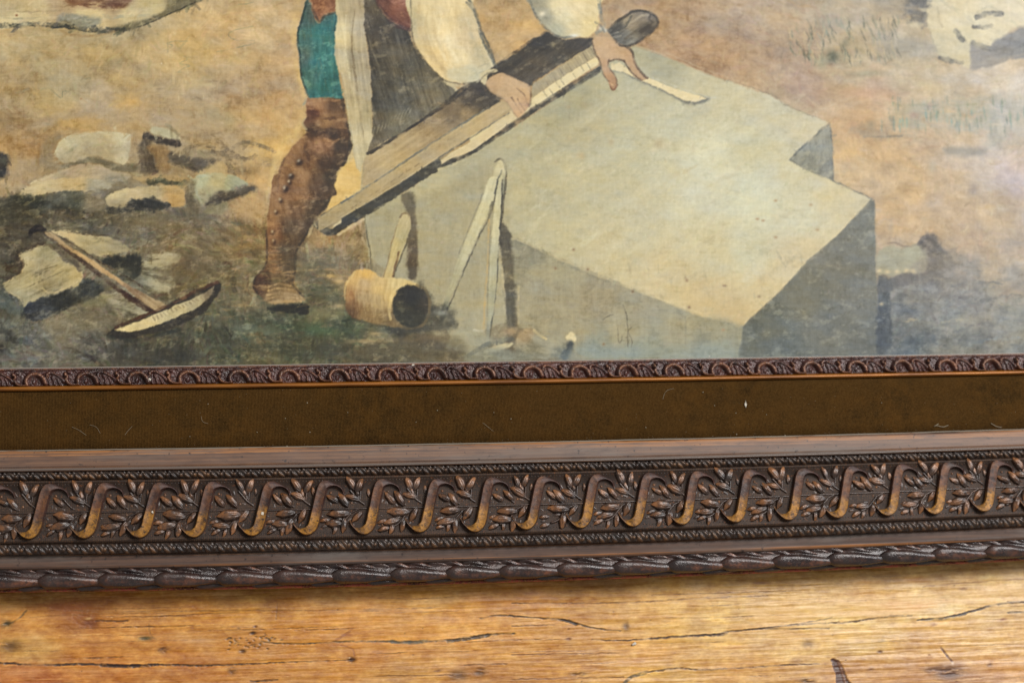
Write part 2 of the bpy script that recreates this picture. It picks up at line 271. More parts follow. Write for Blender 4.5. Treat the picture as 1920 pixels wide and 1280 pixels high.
    P.poly('B', [(715, 95), (800, 60), (900, 40), (1020, 35), (1130, 25), (1220, 60), (1230, 150), (1150, 180), (1090, 130), (1010, 105), (880, 125), (840, 165), (770, 175), (715, 150)], 0,
           ctrl=[(780, 90, (212, 188, 132)), (900, 70, (206, 178, 124)), (1020, 60, (188, 166, 120)), (1160, 120, (198, 152, 82)), (780, 150, (164, 144, 104)), (1180, 60, (186, 150, 92))], tex=(8, .1, 24, 6), rough=2)
    P.poly('B', [(860, 130), (930, 112), (1010, 110), (1060, 130), (1120, 150), (1110, 185), (1000, 195), (900, 180), (840, 170)], (56, 54, 54), soft=2.5, rough=3, tex=(8, 0, 18, 6))
    P.poly('B', [(710, 160), (770, 180), (840, 175), (860, 200), (760, 215), (700, 200)], (76, 74, 68), soft=2.5, op=.85, rough=2)
    P.poly('B', [(1230, 0), (1300, -10), (1300, 120), (1330, 200), (1300, 260), (1240, 220), (1245, 100)], (110, 96, 72), soft=4, op=.8, tex=(8, 1.5, 20, 6), rough=2)
    P.poly('B', [(1370, 140), (1440, 80), (1560, 50), (1690, 20), (1700, 60), (1580, 110), (1480, 145), (1380, 175)], (84, 74, 64), soft=4, op=.9, tex=(8, -.3, 26, 6), rough=2.5)
    P.poly('B', [(1360, 195), (1410, 155), (1500, 140), (1530, 165), (1480, 215), (1380, 220)], (142, 130, 94), soft=3, op=.85, tex=(8, -.3, 26, 6))
    P.poly('B', [(1540, 150), (1660, 110), (1760, 90), (1760, 250), (1600, 245), (1560, 200)], (192, 150, 92), soft=8, op=.7, tex=(9, .4, 26, 7))
    P.blob('B', 560, 290, 52, 22, (92, 88, 76), .75, brk=.6); P.blob('B', 720, 240, 46, 16, (100, 92, 76), .7, brk=.6); P.blob('B', 1000, 250, 60, 18, (118, 104, 76), .6, brk=.5)
    P.poly('B', [(300, 320), (420, 270), (560, 290), (560, 340), (420, 350), (330, 350)], (150, 136, 98), soft=4, op=.7, brk=.6, tex=(10, 0, 22, 6))
    P.poly('B', [(20, 290), (180, 270), (250, 360), (300, 410), (160, 440), (60, 500), (-60, 520), (-60, 330)], (88, 76, 58), soft=5, op=.8, brk=.3, tex=(12, -.2, 22, 6))
    # pale rock under the adze, jagged edge
    P.poly('B', [(310, 345), (400, 330), (540, 355), (700, 370), (820, 410), (860, 450), (850, 470), (720, 490), (640, 505), (520, 430), (460, 390)], 0,
           ctrl=[(420, 345, (212, 184, 128)), (600, 390, (178, 158, 110)), (780, 430, (164, 146, 104)), (660, 480, (180, 160, 112))], tex=(8, .2, 24, 6), rough=2)
    P.stroke('B', [(450, 340), (600, 355), (720, 362), (800, 390)], 3, (84, 66, 48), op=.7, dry=.4)
    P.poly('B', [(125, 490), (190, 460), (280, 430), (350, 440), (400, 500), (470, 555), (545, 605), (545, 650), (520, 690), (400, 735), (300, 765), (200, 805), (155, 835), (140, 790), (80, 745), (35, 730), (20, 680), (90, 640), (140, 610), (155, 550)], 0,
           ctrl=[(200, 490, (190, 170, 120)), (320, 480, (158, 146, 108)), (300, 570, (168, 148, 104)), (420, 620, (174, 152, 98)), (120, 680, (176, 158, 110)), (150, 780, (168, 154, 112)), (340, 690, (156, 138, 96)), (500, 630, (196, 168, 104))], tex=(12, -.5, 34, 6), rough=2)
    for q in ([(180, 660), (260, 600), (380, 560)], [(220, 640), (330, 590)], [(160, 720), (280, 660), (420, 600)], [(200, 770), (300, 720), (380, 690)]):
        P.stroke('B', q, 5, (104, 92, 66), op=.55, dry=.5, taper=(.2, .2))
    P.stroke('B', [(125, 490), (155, 555), (140, 612), (90, 642), (18, 682)], 3, (222, 186, 120), op=.8, dry=.3)
    P.stroke('B', [(545, 605), (540, 655), (450, 705), (340, 745), (280, 715)], 3, (222, 192, 128), op=.8, dry=.5)
    P.stroke('B', [(35, 735), (85, 752), (130, 780), (150, 815)], 3, (224, 198, 140), op=.8, dry=.3)
    P.stroke('B', [(280, 415), (200, 440), (140, 470), (115, 510), (150, 550), (120, 610), (30, 650)], 8, (72, 54, 46), op=.8, rough=2, dry=.25)
    P.poly('B', [(160, 840), (230, 800), (380, 745), (520, 690), (560, 640), (640, 660), (700, 720), (680, 750), (560, 800), (420, 860), (320, 910), (220, 930), (165, 900)], 0,
           ctrl=[(230, 880, (60, 64, 76)), (400, 790, (56, 54, 48)), (600, 700, (76, 74, 64)), (300, 900, (74, 78, 84)), (540, 780, (90, 84, 66))], soft=2.4, rough=2.5, tex=(9, -.4, 24, 6))
    P.poly('B', [(560, 800), (680, 760), (760, 760), (700, 830), (600, 840), (540, 830)], (132, 122, 82), soft=4, op=.7, tex=(8, -.2, 24, 6))
    P.poly('B', [(-60, 740), (40, 745), (120, 830), (160, 860), (130, 900), (40, 860), (-60, 800)], (92, 98, 90), soft=4, op=.8, tex=(8, .7, 22, 6))
    P.stroke('B', [(-20, 930), (40, 1010), (90, 1065), (130, 1040)], 14, (70, 68, 64), op=.75, rough=2, dry=.3); P.stroke('B', [(180, 1000), (260, 1060), (330, 1130)], 16, (92, 90, 80), op=.6, rough=2, dry=.4)
    P.stroke('B', [(240, 960), (330, 1060), (380, 1130)], 8, (120, 120, 110), op=.5, dry=.4); P.blob('B', 0, 1110, 12, 10, (64, 58, 52), .9)
    P.poly('B', [(270, 960), (420, 900), (640, 880), (760, 900), (700, 980), (500, 1040), (360, 1060)], (136, 124, 98), soft=8, op=.6, tex=(8, -.2, 34, 7))
    # light dry water-like dabs right of the adze
    P.poly('B', [(700, 740), (820, 700), (900, 640), (960, 560), (960, 500), (1060, 480), (1200, 500), (1140, 570), (1090, 600), (1160, 660), (1140, 720), (1060, 750), (980, 720), (900, 740), (1000, 860), (860, 910), (760, 860)], 0,
           ctrl=[(1040, 520, (188, 172, 128)), (1000, 600, (166, 158, 126)), (900, 690, (150, 142, 116)), (1080, 700, (176, 162, 122)), (780, 780, (158, 146, 118)), (860, 860, (170, 160, 126))], soft=4, rough=4, op=.85, brk=.5, tex=(13, .1, 24, 6))
    P.poly('B', [(690, 530), (740, 505), (840, 500), (935, 485), (945, 560), (900, 640), (870, 640), (860, 600), (790, 570), (720, 560)], (52, 52, 50), soft=2.5, rough=3, tex=(8, 0, 20, 6))
    P.blob('B', 850, 630, 26, 18, (78, 78, 66), .8, .4, brk=.5); P.blob('B', 1280, 560, 42, 18, (112, 92, 64), .75, brk=.3); P.blob('B', 1240, 640, 30, 14, (104, 90, 64), .7, brk=.3)
    P.scumble('B', (1280, 600, 1700, 900), 50, 30, 4, 0, [(176, 144, 84), (110, 104, 76), (156, 132, 82)], .55, jit=8, var=.08); P.scumble('B', (1300, 880, 1700, 1200), 50, 34, 6, .1, [(70, 76, 64), (96, 98, 76), (80, 80, 62)], .5, jit=6)
    P.poly('B', [(720, 1110), (900, 1080), (1150, 1090), (1300, 1120), (1300, 1200), (1000, 1220), (760, 1200)], (76, 70, 60), soft=9, op=.6, tex=(7, 0, 34, 7))
    P.dabs(1500, 12, 2.8, .32, 9., 66, (170, 500, 860, 830))
    P.poly('P', [(-20, 240), (120, 225), (300, 225), (480, 260), (480, 400), (420, 560), (300, 640), (-20, 640)], (138, 120, 88), soft=30, rough=10, op=.10)
    P.scumble('P', (30, 240, 480, 420), 80, 26, 6, -.1, [(150, 130, 96), (118, 104, 80), (186, 166, 122), (134, 118, 90)], .36, jit=8); P.scumble('P', (0, 400, 300, 600), 50, 24, 5, -.2, [(92, 84, 66), (150, 134, 98), (70, 66, 56)], .36, jit=8)
    for q, w, c, o in (([(-20, 260), (120, 225), (260, 175), (430, 185), (560, 215)], 20, (60, 56, 50), .6), ([(700, 195), (860, 190), (980, 185), (1120, 172)], 9, (54, 52, 50), .7), ([(160, 880), (300, 840), (480, 770), (660, 700)], 22, (54, 54, 54), .65), ([(690, 525), (800, 520), (930, 505)], 12, (48, 48, 46), .8), ([(880, 560), (910, 620)], 9, (60, 60, 54), .6), ([(1240, 30), (1265, 140), (1290, 230)], 9, (96, 84, 66), .5), ([(1380, 160), (1480, 130), (1620, 80)], 10, (74, 66, 58), .6), ([(-20, 420), (60, 440), (110, 520), (60, 620)], 16, (74, 62, 50), .5), ([(20, 940), (80, 1050), (160, 1090)], 14, (64, 62, 58), .5), ([(360, 80), (450, 130), (560, 100)], 9, (96, 94, 82), .5)):
        P.stroke('B', q, w, c, op=o, soft=3, dry=.55, rough=3.5, taper=(.4, .4))
    for q, w, c in (([(130, 490), (200, 455), (300, 432)], 4, (206, 184, 132)), ([(330, 345), (430, 335), (560, 358)], 5, (210, 186, 132)), ([(720, 100), (820, 62), (960, 48)], 5, (216, 192, 138)), ([(180, 60), (300, 20), (480, 0)], 5, (212, 188, 136)), ([(700, 760), (820, 720), (900, 660)], 5, (178, 166, 130)), ([(980, 520), (1080, 500), (1180, 505)], 5, (196, 178, 134))):
        P.stroke('B', q, w, c, op=.6, soft=1.6, dry=.5, rough=2, taper=(.3, .3))
    # the adze: handle and blade
    P.stroke('B', [(300, 345), (470, 470), (640, 600), (800, 730), (900, 800), (1020, 870)], 9, (78, 50, 38), op=.9, rough=1.2)
    P.stroke('B', [(330, 330), (520, 440), (700, 560), (880, 660), (1120, 815)], 3, (84, 62, 44), op=.85, rough=1.2)
    P.poly('B', [(300, 350), (340, 345), (480, 440), (640, 540), (760, 630), (860, 690), (980, 760), (1110, 825), (1040, 865), (940, 800), (820, 700), (700, 620), (560, 520), (420, 430)], 0,
           ctrl=[(340, 370, (170, 138, 92)), (600, 530, (198, 158, 100)), (760, 630, (190, 150, 96)), (880, 730, (150, 118, 84)), (1020, 820, (164, 136, 96))], soft=1.4, rough=1.2, tex=(9, .68, 30, 4))
    P.stroke('B', [(720, 670), (840, 750), (950, 815), (1020, 872)], 7, (72, 44, 40), op=.9, rough=1)
    P.poly('B', [(185, 345), (210, 310), (255, 285), (305, 318), (280, 340), (230, 340), (195, 365)], (50, 40, 38), soft=1.5, rough=1.5); P.stroke('B', [(200, 365), (290, 400), (400, 470), (520, 560)], 8, (96, 80, 62), op=.6, dry=.4)
    P.poly('B', [(720, 1010), (800, 960), (1000, 890), (1150, 810), (1280, 745), (1400, 690), (1450, 665), (1478, 690), (1440, 770), (1370, 860), (1250, 930), (1100, 990), (940, 1030), (820, 1050), (740, 1035)], (66, 58, 50), soft=1.8, rough=1.5, tex=(7, -.4, 24, 5))
    P.poly('B', [(765, 990), (860, 955), (1040, 880), (1180, 825), (1300, 775), (1400, 720), (1430, 700), (1400, 770), (1300, 850), (1160, 910), (1020, 965), (880, 1000)], 0, ctrl=[(820, 985, (214, 190, 130)), (1000, 920, (208, 184, 128)), (1180, 860, (196, 176, 124)), (1300, 800, (172, 156, 116)), (1390, 740, (128, 110, 84))], soft=1.4, rough=1.2, tex=(9, 1.1, 12, 5))
    P.stroke('B', [(770, 975), (900, 920), (1050, 862), (1180, 800), (1320, 730), (1450, 672)], 6, (92, 58, 40), op=.9, rough=1)
    for k in range(14): P.stroke('B', [(1020 + k * 24, 905 - k * 10), (1035 + k * 24, 925 - k * 11)], 2, (120, 98, 70), op=.7)
    P.stroke('B', [(720, 1035), (860, 1058), (1000, 1040), (1200, 985)], 7, (60, 62, 56), op=.6, dry=.4)
    # --- figure: halo of lighter paint round the leg
    for q, w in (([(420, -20), (400, 200), (405, 380), (440, 560), (470, 640)], 9), ([(455, 720), (440, 820), (400, 890), (320, 960), (270, 1080), (230, 1280)], 10)):
        P.stroke('C', q, w, (222, 186, 112), op=.6, soft=5, rough=2, dry=.3)
    P.poly('C', [(690, 1150), (760, 1080), (800, 1060), (830, 1150), (835, 1260), (760, 1320), (600, 1500), (640, 1300)], (218, 176, 96), soft=4, op=.9, tex=(8, .3, 24, 7))
    # boot
    P.poly('D', [(300, -60), (660, -60), (655, 60), (625, 160), (560, 220), (500, 320), (440, 430), (410, 480), (402, 600), (405, 680), (440, 730), (465, 780), (450, 800), (340, 810), (230, 820), (180, 770), (150, 750), (125, 700), (135, 640), (190, 590), (205, 500), (205, 400), (215, 280), (225, 180), (240, 80)], 0,
           ctrl=[(300, 20, (148, 104, 62)), (420, 60, (150, 108, 70)), (520, 60, (104, 80, 56)), (600, 80, (88, 74, 58)), (280, 160, (150, 108, 66)), (420, 180, (132, 96, 64)), (520, 220, (98, 76, 54)), (260, 340, (138, 94, 58)), (380, 330, (110, 84, 56)), (250, 480, (124, 88, 54)), (330, 480, (98, 76, 50)), (170, 690, (88, 58, 42)), (300, 680, (122, 96, 60)), (340, 780, (160, 128, 82)), (260, 780, (140, 110, 68))],
           soft=1.6, rough=1.4, tex=(8, 1.3, 26, 6))
    P.poly('C', [(480, 660), (610, 652), (715, 656), (735, 730), (760, 830), (775, 960), (740, 1080), (680, 1150), (660, 1230), (650, 1320), (270, 1320), (290, 1160), (330, 1060), (380, 980), (470, 900), (485, 870), (460, 820), (485, 780), (475, 720)], 0,
           ctrl=[(540, 690, (168, 120, 74)), (680, 700, (110, 78, 52)), (520, 750, (120, 74, 48)), (600, 820, (160, 118, 74)), (700, 830, (140, 100, 64)), (540, 880, (84, 58, 40)), (660, 900, (78, 56, 42)), (560, 960, (160, 114, 76)), (400, 1000, (140, 98, 58)), (620, 960, (150, 104, 66)), (700, 980, (84, 64, 48)), (500, 1060, (128, 90, 58)), (600, 1100, (100, 74, 54)), (340, 1150, (136, 94, 54)), (440, 1180, (160, 118, 78)), (560, 1220, (110, 82, 60)), (640, 1180, (82, 68, 54)), (400, 1270, (150, 106, 66))],
           soft=1.6, rough=1.3, tex=(8, 1.1, 20, 6))
    for q, w, c, o in (([(485, 790), (560, 780), (640, 790), (720, 775)], 7, (92, 60, 42), .8), ([(490, 865), (560, 880), (640, 870), (740, 880)], 9, (78, 54, 40), .8), ([(560, 745), (500, 745), (490, 760), (555, 765)], 5, (92, 50, 38), .8), ([(490, 690), (580, 675), (700, 670)], 4, (186, 138, 92), .7),
                       ([(600, 930), (660, 950), (690, 930)], 5, (182, 134, 88), .7), ([(490, 900), (470, 960), (490, 1060)], 6, (96, 64, 42), .7), ([(330, 1060), (300, 1150), (280, 1280)], 4, (104, 72, 50), .7), ([(715, 660), (740, 760), (770, 900), (765, 1000), (720, 1100)], 7, (70, 58, 48), .85),
                       ([(660, 790), (730, 810), (740, 850)], 5, (108, 78, 54), .7), ([(460, 700), (475, 660)], 5, (140, 136, 112), .8), ([(465, 790), (455, 830), (480, 860)], 4, (168, 150, 108), .8)):
        P.stroke('C', q, w, c, op=o, rough=1, dry=.2)
    for x, y in ((430, 1080), (375, 1175), (335, 1255)):
        P.blob('C', x + 4, y + 4, 7, 5.5, (64, 44, 36), .95, -.6); P.blob('C', x - 4, y - 8, 3.6, 2.8, (158, 142, 122), .9, -.6)
    for x, y in ((330, 45), (300, 120), (270, 200), (250, 335), (360, 0), (255, 395)):
        P.blob('D', x + 8, y + 10, 4.5, 5, (78, 52, 38), .9); P.blob('D', x, y, 2.6, 3.0, (184, 158, 120), .9)
    for k in range(7): P.stroke('D', [(235, 430 + k * 28), (270, 440 + k * 28), (310, 432 + k * 28)], 3, (176, 128, 80), op=.55, dry=.4)
    for k, y in enumerate((690, 720, 750, 775)): P.stroke('D', [(230 - k * 8, y + 8), (300, y - 6), (370 + k * 16, y + 6)], 3.4, (196, 158, 104), op=.75, dry=.3)
    P.stroke('D', [(205, 815), (300, 800), (440, 800)], 5, (190, 152, 94), op=.8, dry=.3)
    P.stroke('D', [(210, 330), (215, 440), (205, 560), (140, 640), (125, 700), (150, 745)], 3.5, (66, 50, 42), op=.85)
    P.stroke('D', [(640, 100), (560, 225), (480, 350), (415, 460), (400, 600), (385, 680), (420, 730), (465, 775)], 4.5, (64, 56, 46), op=.8, dry=.25)
    P.stroke('C', [(470, 930), (400, 1000), (335, 1120), (305, 1270)], 13, (166, 120, 76), op=.5, soft=4, dry=.2); P.stroke('D', [(300, 0), (265, 180), (240, 360), (250, 500), (270, 600)], 13, (166, 120, 76), op=.5, soft=4, dry=.25); P.stroke('D', [(610, 40), (530, 220), (440, 410), (375, 560), (360, 660)], 17, (80, 62, 48), op=.55, soft=5, dry=.2); P.stroke('C', [(700, 960), (690, 1060), (640, 1180)], 16, (76, 60, 48), op=.5, soft=5)
    P.poly('D', [(220, 840), (330, 820), (480, 822), (495, 870), (450, 892), (400, 880), (300, 870), (240, 870)], (44, 42, 36), soft=2, rough=2)
    P.stroke('D', [(160, 770), (200, 810), (250, 830)], 8, (96, 92, 66), op=.7, dry=.4)
    # grass tufts, green-grey ground under boot and mallet
    for x, y, rx, ry, c in ((100, 930, 40, 16, (84, 86, 66)), (260, 940, 40, 14, (76, 80, 58)), (150, 1010, 40, 12, (116, 124, 96)), (520, 985, 34, 12, (72, 108, 80)), (640, 1000, 30, 10, (92, 122, 88)), (400, 970, 40, 14, (82, 88, 60)), (700, 960, 26, 14, (66, 72, 58)), (300, 1090, 80, 22, (84, 82, 58)), (600, 1110, 60, 22, (82, 78, 56)), (900, 1110, 60, 16, (104, 92, 66)), (1300, 1060, 60, 14, (98, 82, 60)), (1200, 1150, 60, 16, (112, 100, 72)), (650, 770, 30, 18, (104, 100, 74)), (560, 560, 50, 14, (116, 108, 82)), (620, 890, 30, 9, (132, 122, 80))):
        P.blob('D', x, y, rx, ry, c, .75, 0, brk=.6)
    P.scumble('D', (0, 860, 860, 1220), 130, 26, 4.5, 0, [(70, 74, 56), (112, 112, 82), (92, 84, 60), (74, 98, 74), (130, 116, 80)], .5, var=.6)
    P.scumble('D', (0, 440, 760, 840), 90, 34, 4, .0, [(186, 144, 86), (120, 106, 76), (104, 98, 72), (164, 128, 76)], .5, var=.12)
    P.scumble('D', (380, 590, 740, 690), 16, 36, 4, -.05, [(204, 160, 94)], .6, var=.08); P.blob('D', 695, 665, 9, 5, (206, 170, 110), .8); P.blob('D', 690, 830, 9, 4, (186, 156, 100), .8)
    # breeches
    P.poly('C', [(480, 0), (520, 60), (545, 140), (570, 150), (590, 110), (670, 80), (690, 60), (680, 300), (690, 480), (715, 620), (720, 656), (620, 650), (500, 656), (470, 590), (440, 500), (435, 380), (418, 260), (430, 190), (450, 110)], 0,
           ctrl=[(470, 120, (74, 96, 88)), (450, 260, (70, 112, 106)), (560, 220, (58, 126, 122)), (640, 250, (62, 124, 118)), (460, 380, (86, 106, 94)), (560, 400, (54, 122, 118)), (640, 420, (58, 124, 116)), (500, 520, (74, 118, 108)), (600, 580, (46, 116, 112)), (690, 560, (48, 108, 108)), (530, 100, (90, 100, 90))], soft=1.5, rough=1.2, tex=(7, 1.5, 30, 5))
    P.scumble('C', (440, 120, 690, 630), 90, 26, 3.4, 1.45, [(112, 108, 84), (52, 104, 100), (100, 128, 110), (72, 124, 116)], .45, var=.15)
    P.stroke('C', [(480, 0), (455, 100), (425, 200), (420, 280), (436, 380), (442, 500), (475, 600), (495, 650)], 4, (40, 66, 66), op=.8); P.stroke('C', [(680, 80), (668, 240), (672, 360)], 4, (38, 84, 88), op=.7)
    P.poly('C', [(490, -40), (690, -40), (690, 60), (600, 100), (560, 135), (535, 110), (520, 50)], (146, 94, 62), soft=2, tex=(10, 1.2, 22, 5)); P.stroke('C', [(510, 40), (540, 110), (570, 145), (600, 105), (690, 80)], 5, (86, 70, 58), op=.7, dry=.2)
    # apron: pale edge strip and shaded folds
    P.poly('C', [(685, -60), (900, -60), (870, 120), (880, 300), (905, 500), (915, 700), (920, 900), (880, 1030), (850, 1110), (835, 1150), (800, 1060), (775, 900), (750, 740), (720, 560), (680, 420), (668, 300), (680, 120)], 0,
           ctrl=[(720, 40, (190, 166, 116)), (800, 40, (168, 146, 108)), (720, 220, (214, 192, 140)), (830, 220, (176, 158, 124)), (700, 420, (196, 178, 136)), (790, 420, (158, 140, 104)), (860, 420, (172, 152, 116)), (760, 600, (180, 158, 114)), (860, 600, (176, 158, 122)), (800, 760, (190, 168, 120)), (880, 760, (158, 142, 104)), (830, 960, (202, 182, 136)), (860, 1000, (186, 168, 124))], soft=1.6, tex=(8, 1.45, 60, 4))
    for q, w, c in (([(800, 60), (780, 280), (800, 480), (830, 700), (860, 920)], 5, (126, 104, 70)), ([(740, 100), (735, 300), (760, 480), (800, 700), (815, 900)], 5, (222, 204, 156)), ([(840, 100), (850, 400), (890, 640), (900, 840)], 4, (198, 178, 134)), ([(700, 430), (720, 560), (760, 760), (790, 960)], 4, (160, 148, 120)), ([(880, 640), (910, 760), (925, 860)], 4, (204, 172, 112)), ([(815, 1000), (840, 1100)], 4, (214, 196, 148))):
        P.stroke('C', q, w, c, op=.65, dry=.3, taper=(.3, .3))
    P.poly('C', [(865, -60), (950, -60), (970, 60), (1060, 150), (1150, 200), (1190, 300), (1260, 400), (1340, 490), (1400, 540), (1480, 610), (1400, 690), (1200, 830), (1000, 950), (885, 1020), (920, 900), (918, 700), (905, 480), (880, 280), (862, 120)], 0,
           ctrl=[(900, 60, (104, 90, 70)), (1000, 200, (92, 80, 66)), (1120, 240, (88, 80, 70)), (900, 300, (92, 80, 64)), (960, 440, (84, 76, 64)), (1080, 360, (110, 98, 78)), (1180, 460, (96, 88, 72)), (1300, 560, (112, 102, 82)), (960, 640, (88, 80, 66)), (1120, 640, (98, 90, 74)), (1280, 680, (118, 106, 84)), (960, 860, (108, 96, 76)), (1100, 820, (122, 112, 88)), (930, 960, (120, 104, 78))], soft=1.6, tex=(8, 1.25, 44, 4))
    for k in range(26):
        x = 900 + k * 17 + rng.uniform(-8, 8); y0 = rng.uniform(180, 520); l = rng.uniform(120, 330)
        P.stroke('C', [(x, y0), (x + l * .12, y0 + l * .5), (x + l * .34, y0 + l)], rng.uniform(1.5, 3.4), [(150, 134, 104), (70, 64, 56), (132, 118, 92)][k % 3], op=.5, dry=.35, taper=(.2, .2))
    for k in range(14): P.stroke('C', [(1170 + k * 14, 330 + k * 14), (1240 + k * 13, 430 + k * 12), (1300 + k * 12, 520 + k * 9)], 1.8, [(60, 56, 50), (142, 128, 102)][k % 2], op=.55, taper=(.2, .2))
    for k in range(10): P.stroke('C', [(920 + k * 26, 900 - k * 14), (935 + k * 28, 850 - k * 16)], 2, (156, 144, 112), op=.6)
    P.stroke('C', [(1150, 240), (1210, 330), (1300, 440), (1390, 530), (1470, 600)], 4, (72, 68, 58), op=.7, dry=.2); P.stroke('C', [(1400, 540), (1450, 575), (1480, 605)], 6, (212, 190, 140), op=.8)
    # waistcoat and white sleeves
    P.poly('C', [(930, -60), (1180, -60), (1172, 190), (1100, 170), (1020, 110), (970, 50)], 0, ctrl=[(1080, 40, (150, 92, 68)), (1120, 120, (128, 78, 60)), (1000, 40, (120, 74, 58)), (1150, 20, (158, 100, 76))], soft=1.8, tex=(8, .6, 24, 5)); P.stroke('C', [(945, 0), (980, 70), (1050, 150), (1110, 185), (1170, 200)], 8, (84, 56, 54), op=.8, dry=.2)
    P.poly('C', [(1165, -60), (1550, -60), (1600, 60), (1635, 200), (1680, 320), (1710, 380), (1740, 470), (1700, 500), (1640, 540), (1600, 560), (1480, 555), (1400, 535), (1330, 470), (1250, 380), (1200, 280), (1175, 160)], 0,
           ctrl=[(1260, 60, (222, 196, 140)), (1450, 60, (226, 200, 146)), (1560, 120, (204, 182, 138)), (1240, 240, (214, 188, 134)), (1400, 240, (232, 206, 152)), (1560, 260, (216, 190, 142)), (1360, 400, (222, 190, 130)), (1500, 400, (232, 206, 150)), (1620, 400, (206, 186, 142)), (1500, 510, (220, 190, 130)), (1620, 500, (196, 186, 152)), (1200, 120, (190, 172, 128))], soft=1.6, tex=(6, 1.3, 40, 6))
    for q, w, c in (([(1290, 40), (1270, 200), (1330, 380), (1420, 480)], 5, (196, 166, 112)), ([(1440, 40), (1420, 160), (1440, 280)], 4, (204, 178, 126)), ([(1380, 100), (1360, 260), (1420, 420), (1520, 490)], 7, (240, 218, 168)), ([(1560, 460), (1600, 470), (1620, 510)], 4, (120, 116, 100)), ([(1580, 480), (1640, 440), (1700, 420)], 3, (150, 142, 118)), ([(1620, 490), (1650, 480), (1690, 470)], 3, (128, 120, 98))):
        P.stroke('C', q, w, c, op=.6, dry=.3, taper=(.3, .3))
    for q, w, c, o in (([(1230, 20), (1235, 180), (1290, 340), (1380, 450), (1460, 510)], 12, (190, 160, 106), .55), ([(1330, 0), (1318, 120), (1345, 260), (1400, 360)], 8, (186, 158, 108), .5), ([(1480, 20), (1470, 140), (1500, 260), (1560, 350)], 9, (196, 168, 118), .5), ([(1560, 140), (1590, 280), (1640, 380), (1690, 440)], 14, (176, 164, 130), .55), ([(1420, 140), (1430, 300), (1490, 420)], 9, (242, 222, 174), .6), ([(1200, 60), (1190, 160), (1215, 270)], 10, (176, 160, 120), .55)): P.stroke('C', q, w, c, op=o, soft=3.5, dry=.25, taper=(.3, .3))
    P.stroke('C', [(1540, -30), (1590, 50), (1630, 160), (1650, 260), (1710, 380), (1740, 450)], 6, (98, 98, 88), op=.85, dry=.15); P.stroke('C', [(1172, 0), (1180, 180), (1205, 300), (1290, 430), (1390, 535), (1500, 560)], 2.6, (104, 92, 70), op=.75)
    P.stroke('C', [(1420, 560), (1540, 575), (1640, 560)], 5, (196, 176, 130), op=.8)
    # beam: far dark board behind, then the long straight-edge with its ruled face
    P.poly('E', [(-160, 680), (-20, 590), (120, 480), (190, 420), (260, 385), (360, 320), (500, 222), (560, 235), (640, 262), (760, 252), (830, 262), (830, 300), (760, 345), (600, 440), (440, 540), (400, 570), (330, 600), (230, 660), (120, 700), (0, 780), (-160, 850)], 0,
           ctrl=[(280, 430, (74, 66, 58)), (500, 290, (66, 60, 56)), (700, 300, (78, 70, 64)), (480, 440, (96, 84, 70)), (60, 640, (88, 78, 66)), (620, 380, (84, 76, 66)), (-60, 720, (110, 98, 80)), (340, 500, (96, 84, 70))], soft=1.7, tex=(8, -.6, 50, 5))
    P.stroke('E', [(190, 430), (340, 325), (510, 220)], 6, (58, 52, 50), op=.8); P.stroke('E', [(180, 425), (230, 390), (300, 360)], 4, (204, 170, 112), op=.6, dry=.4)
    P.poly('E', [(915, 205), (1000, 135), (1085, 80), (1140, 72), (1205, 84), (1244, 110), (1260, 148), (1252, 182), (1180, 246), (1110, 290), (1050, 312), (1000, 290), (950, 245)], 0, ctrl=[(980, 200, (92, 88, 84)), (1080, 160, (150, 132, 106)), (1180, 120, (138, 122, 102)), (1060, 250, (122, 118, 110)), (1180, 210, (84, 74, 66))], soft=1.4, rough=.6, smooth=False, tex=(8, -.65, 36, 5))
    for q, w, c in (([(905, 212), (1000, 135), (1085, 80), (1140, 73), (1205, 85), (1244, 111), (1258, 148)], 5, (66, 60, 56)), ([(1258, 148), (1250, 184), (1180, 248), (1110, 291), (1050, 312)], 5, (74, 64, 58)), ([(1000, 215), (1080, 150), (1150, 105), (1200, 108)], 4, (168, 150, 122)), ([(1040, 262), (1120, 205), (1190, 150)], 5, (104, 94, 82)), ([(1210, 95), (1195, 130), (1220, 150), (1150, 220)], 4, (80, 68, 58)), ([(950, 235), (990, 215)], 3, (214, 200, 168)), ([(960, 250), (1010, 240)], 3, (204, 190, 160)), ([(1080, 110), (1050, 170), (1000, 215)], 4, (88, 84, 78))):
        P.stroke('E', q, w, c, op=.85, dry=.15, smooth=False)
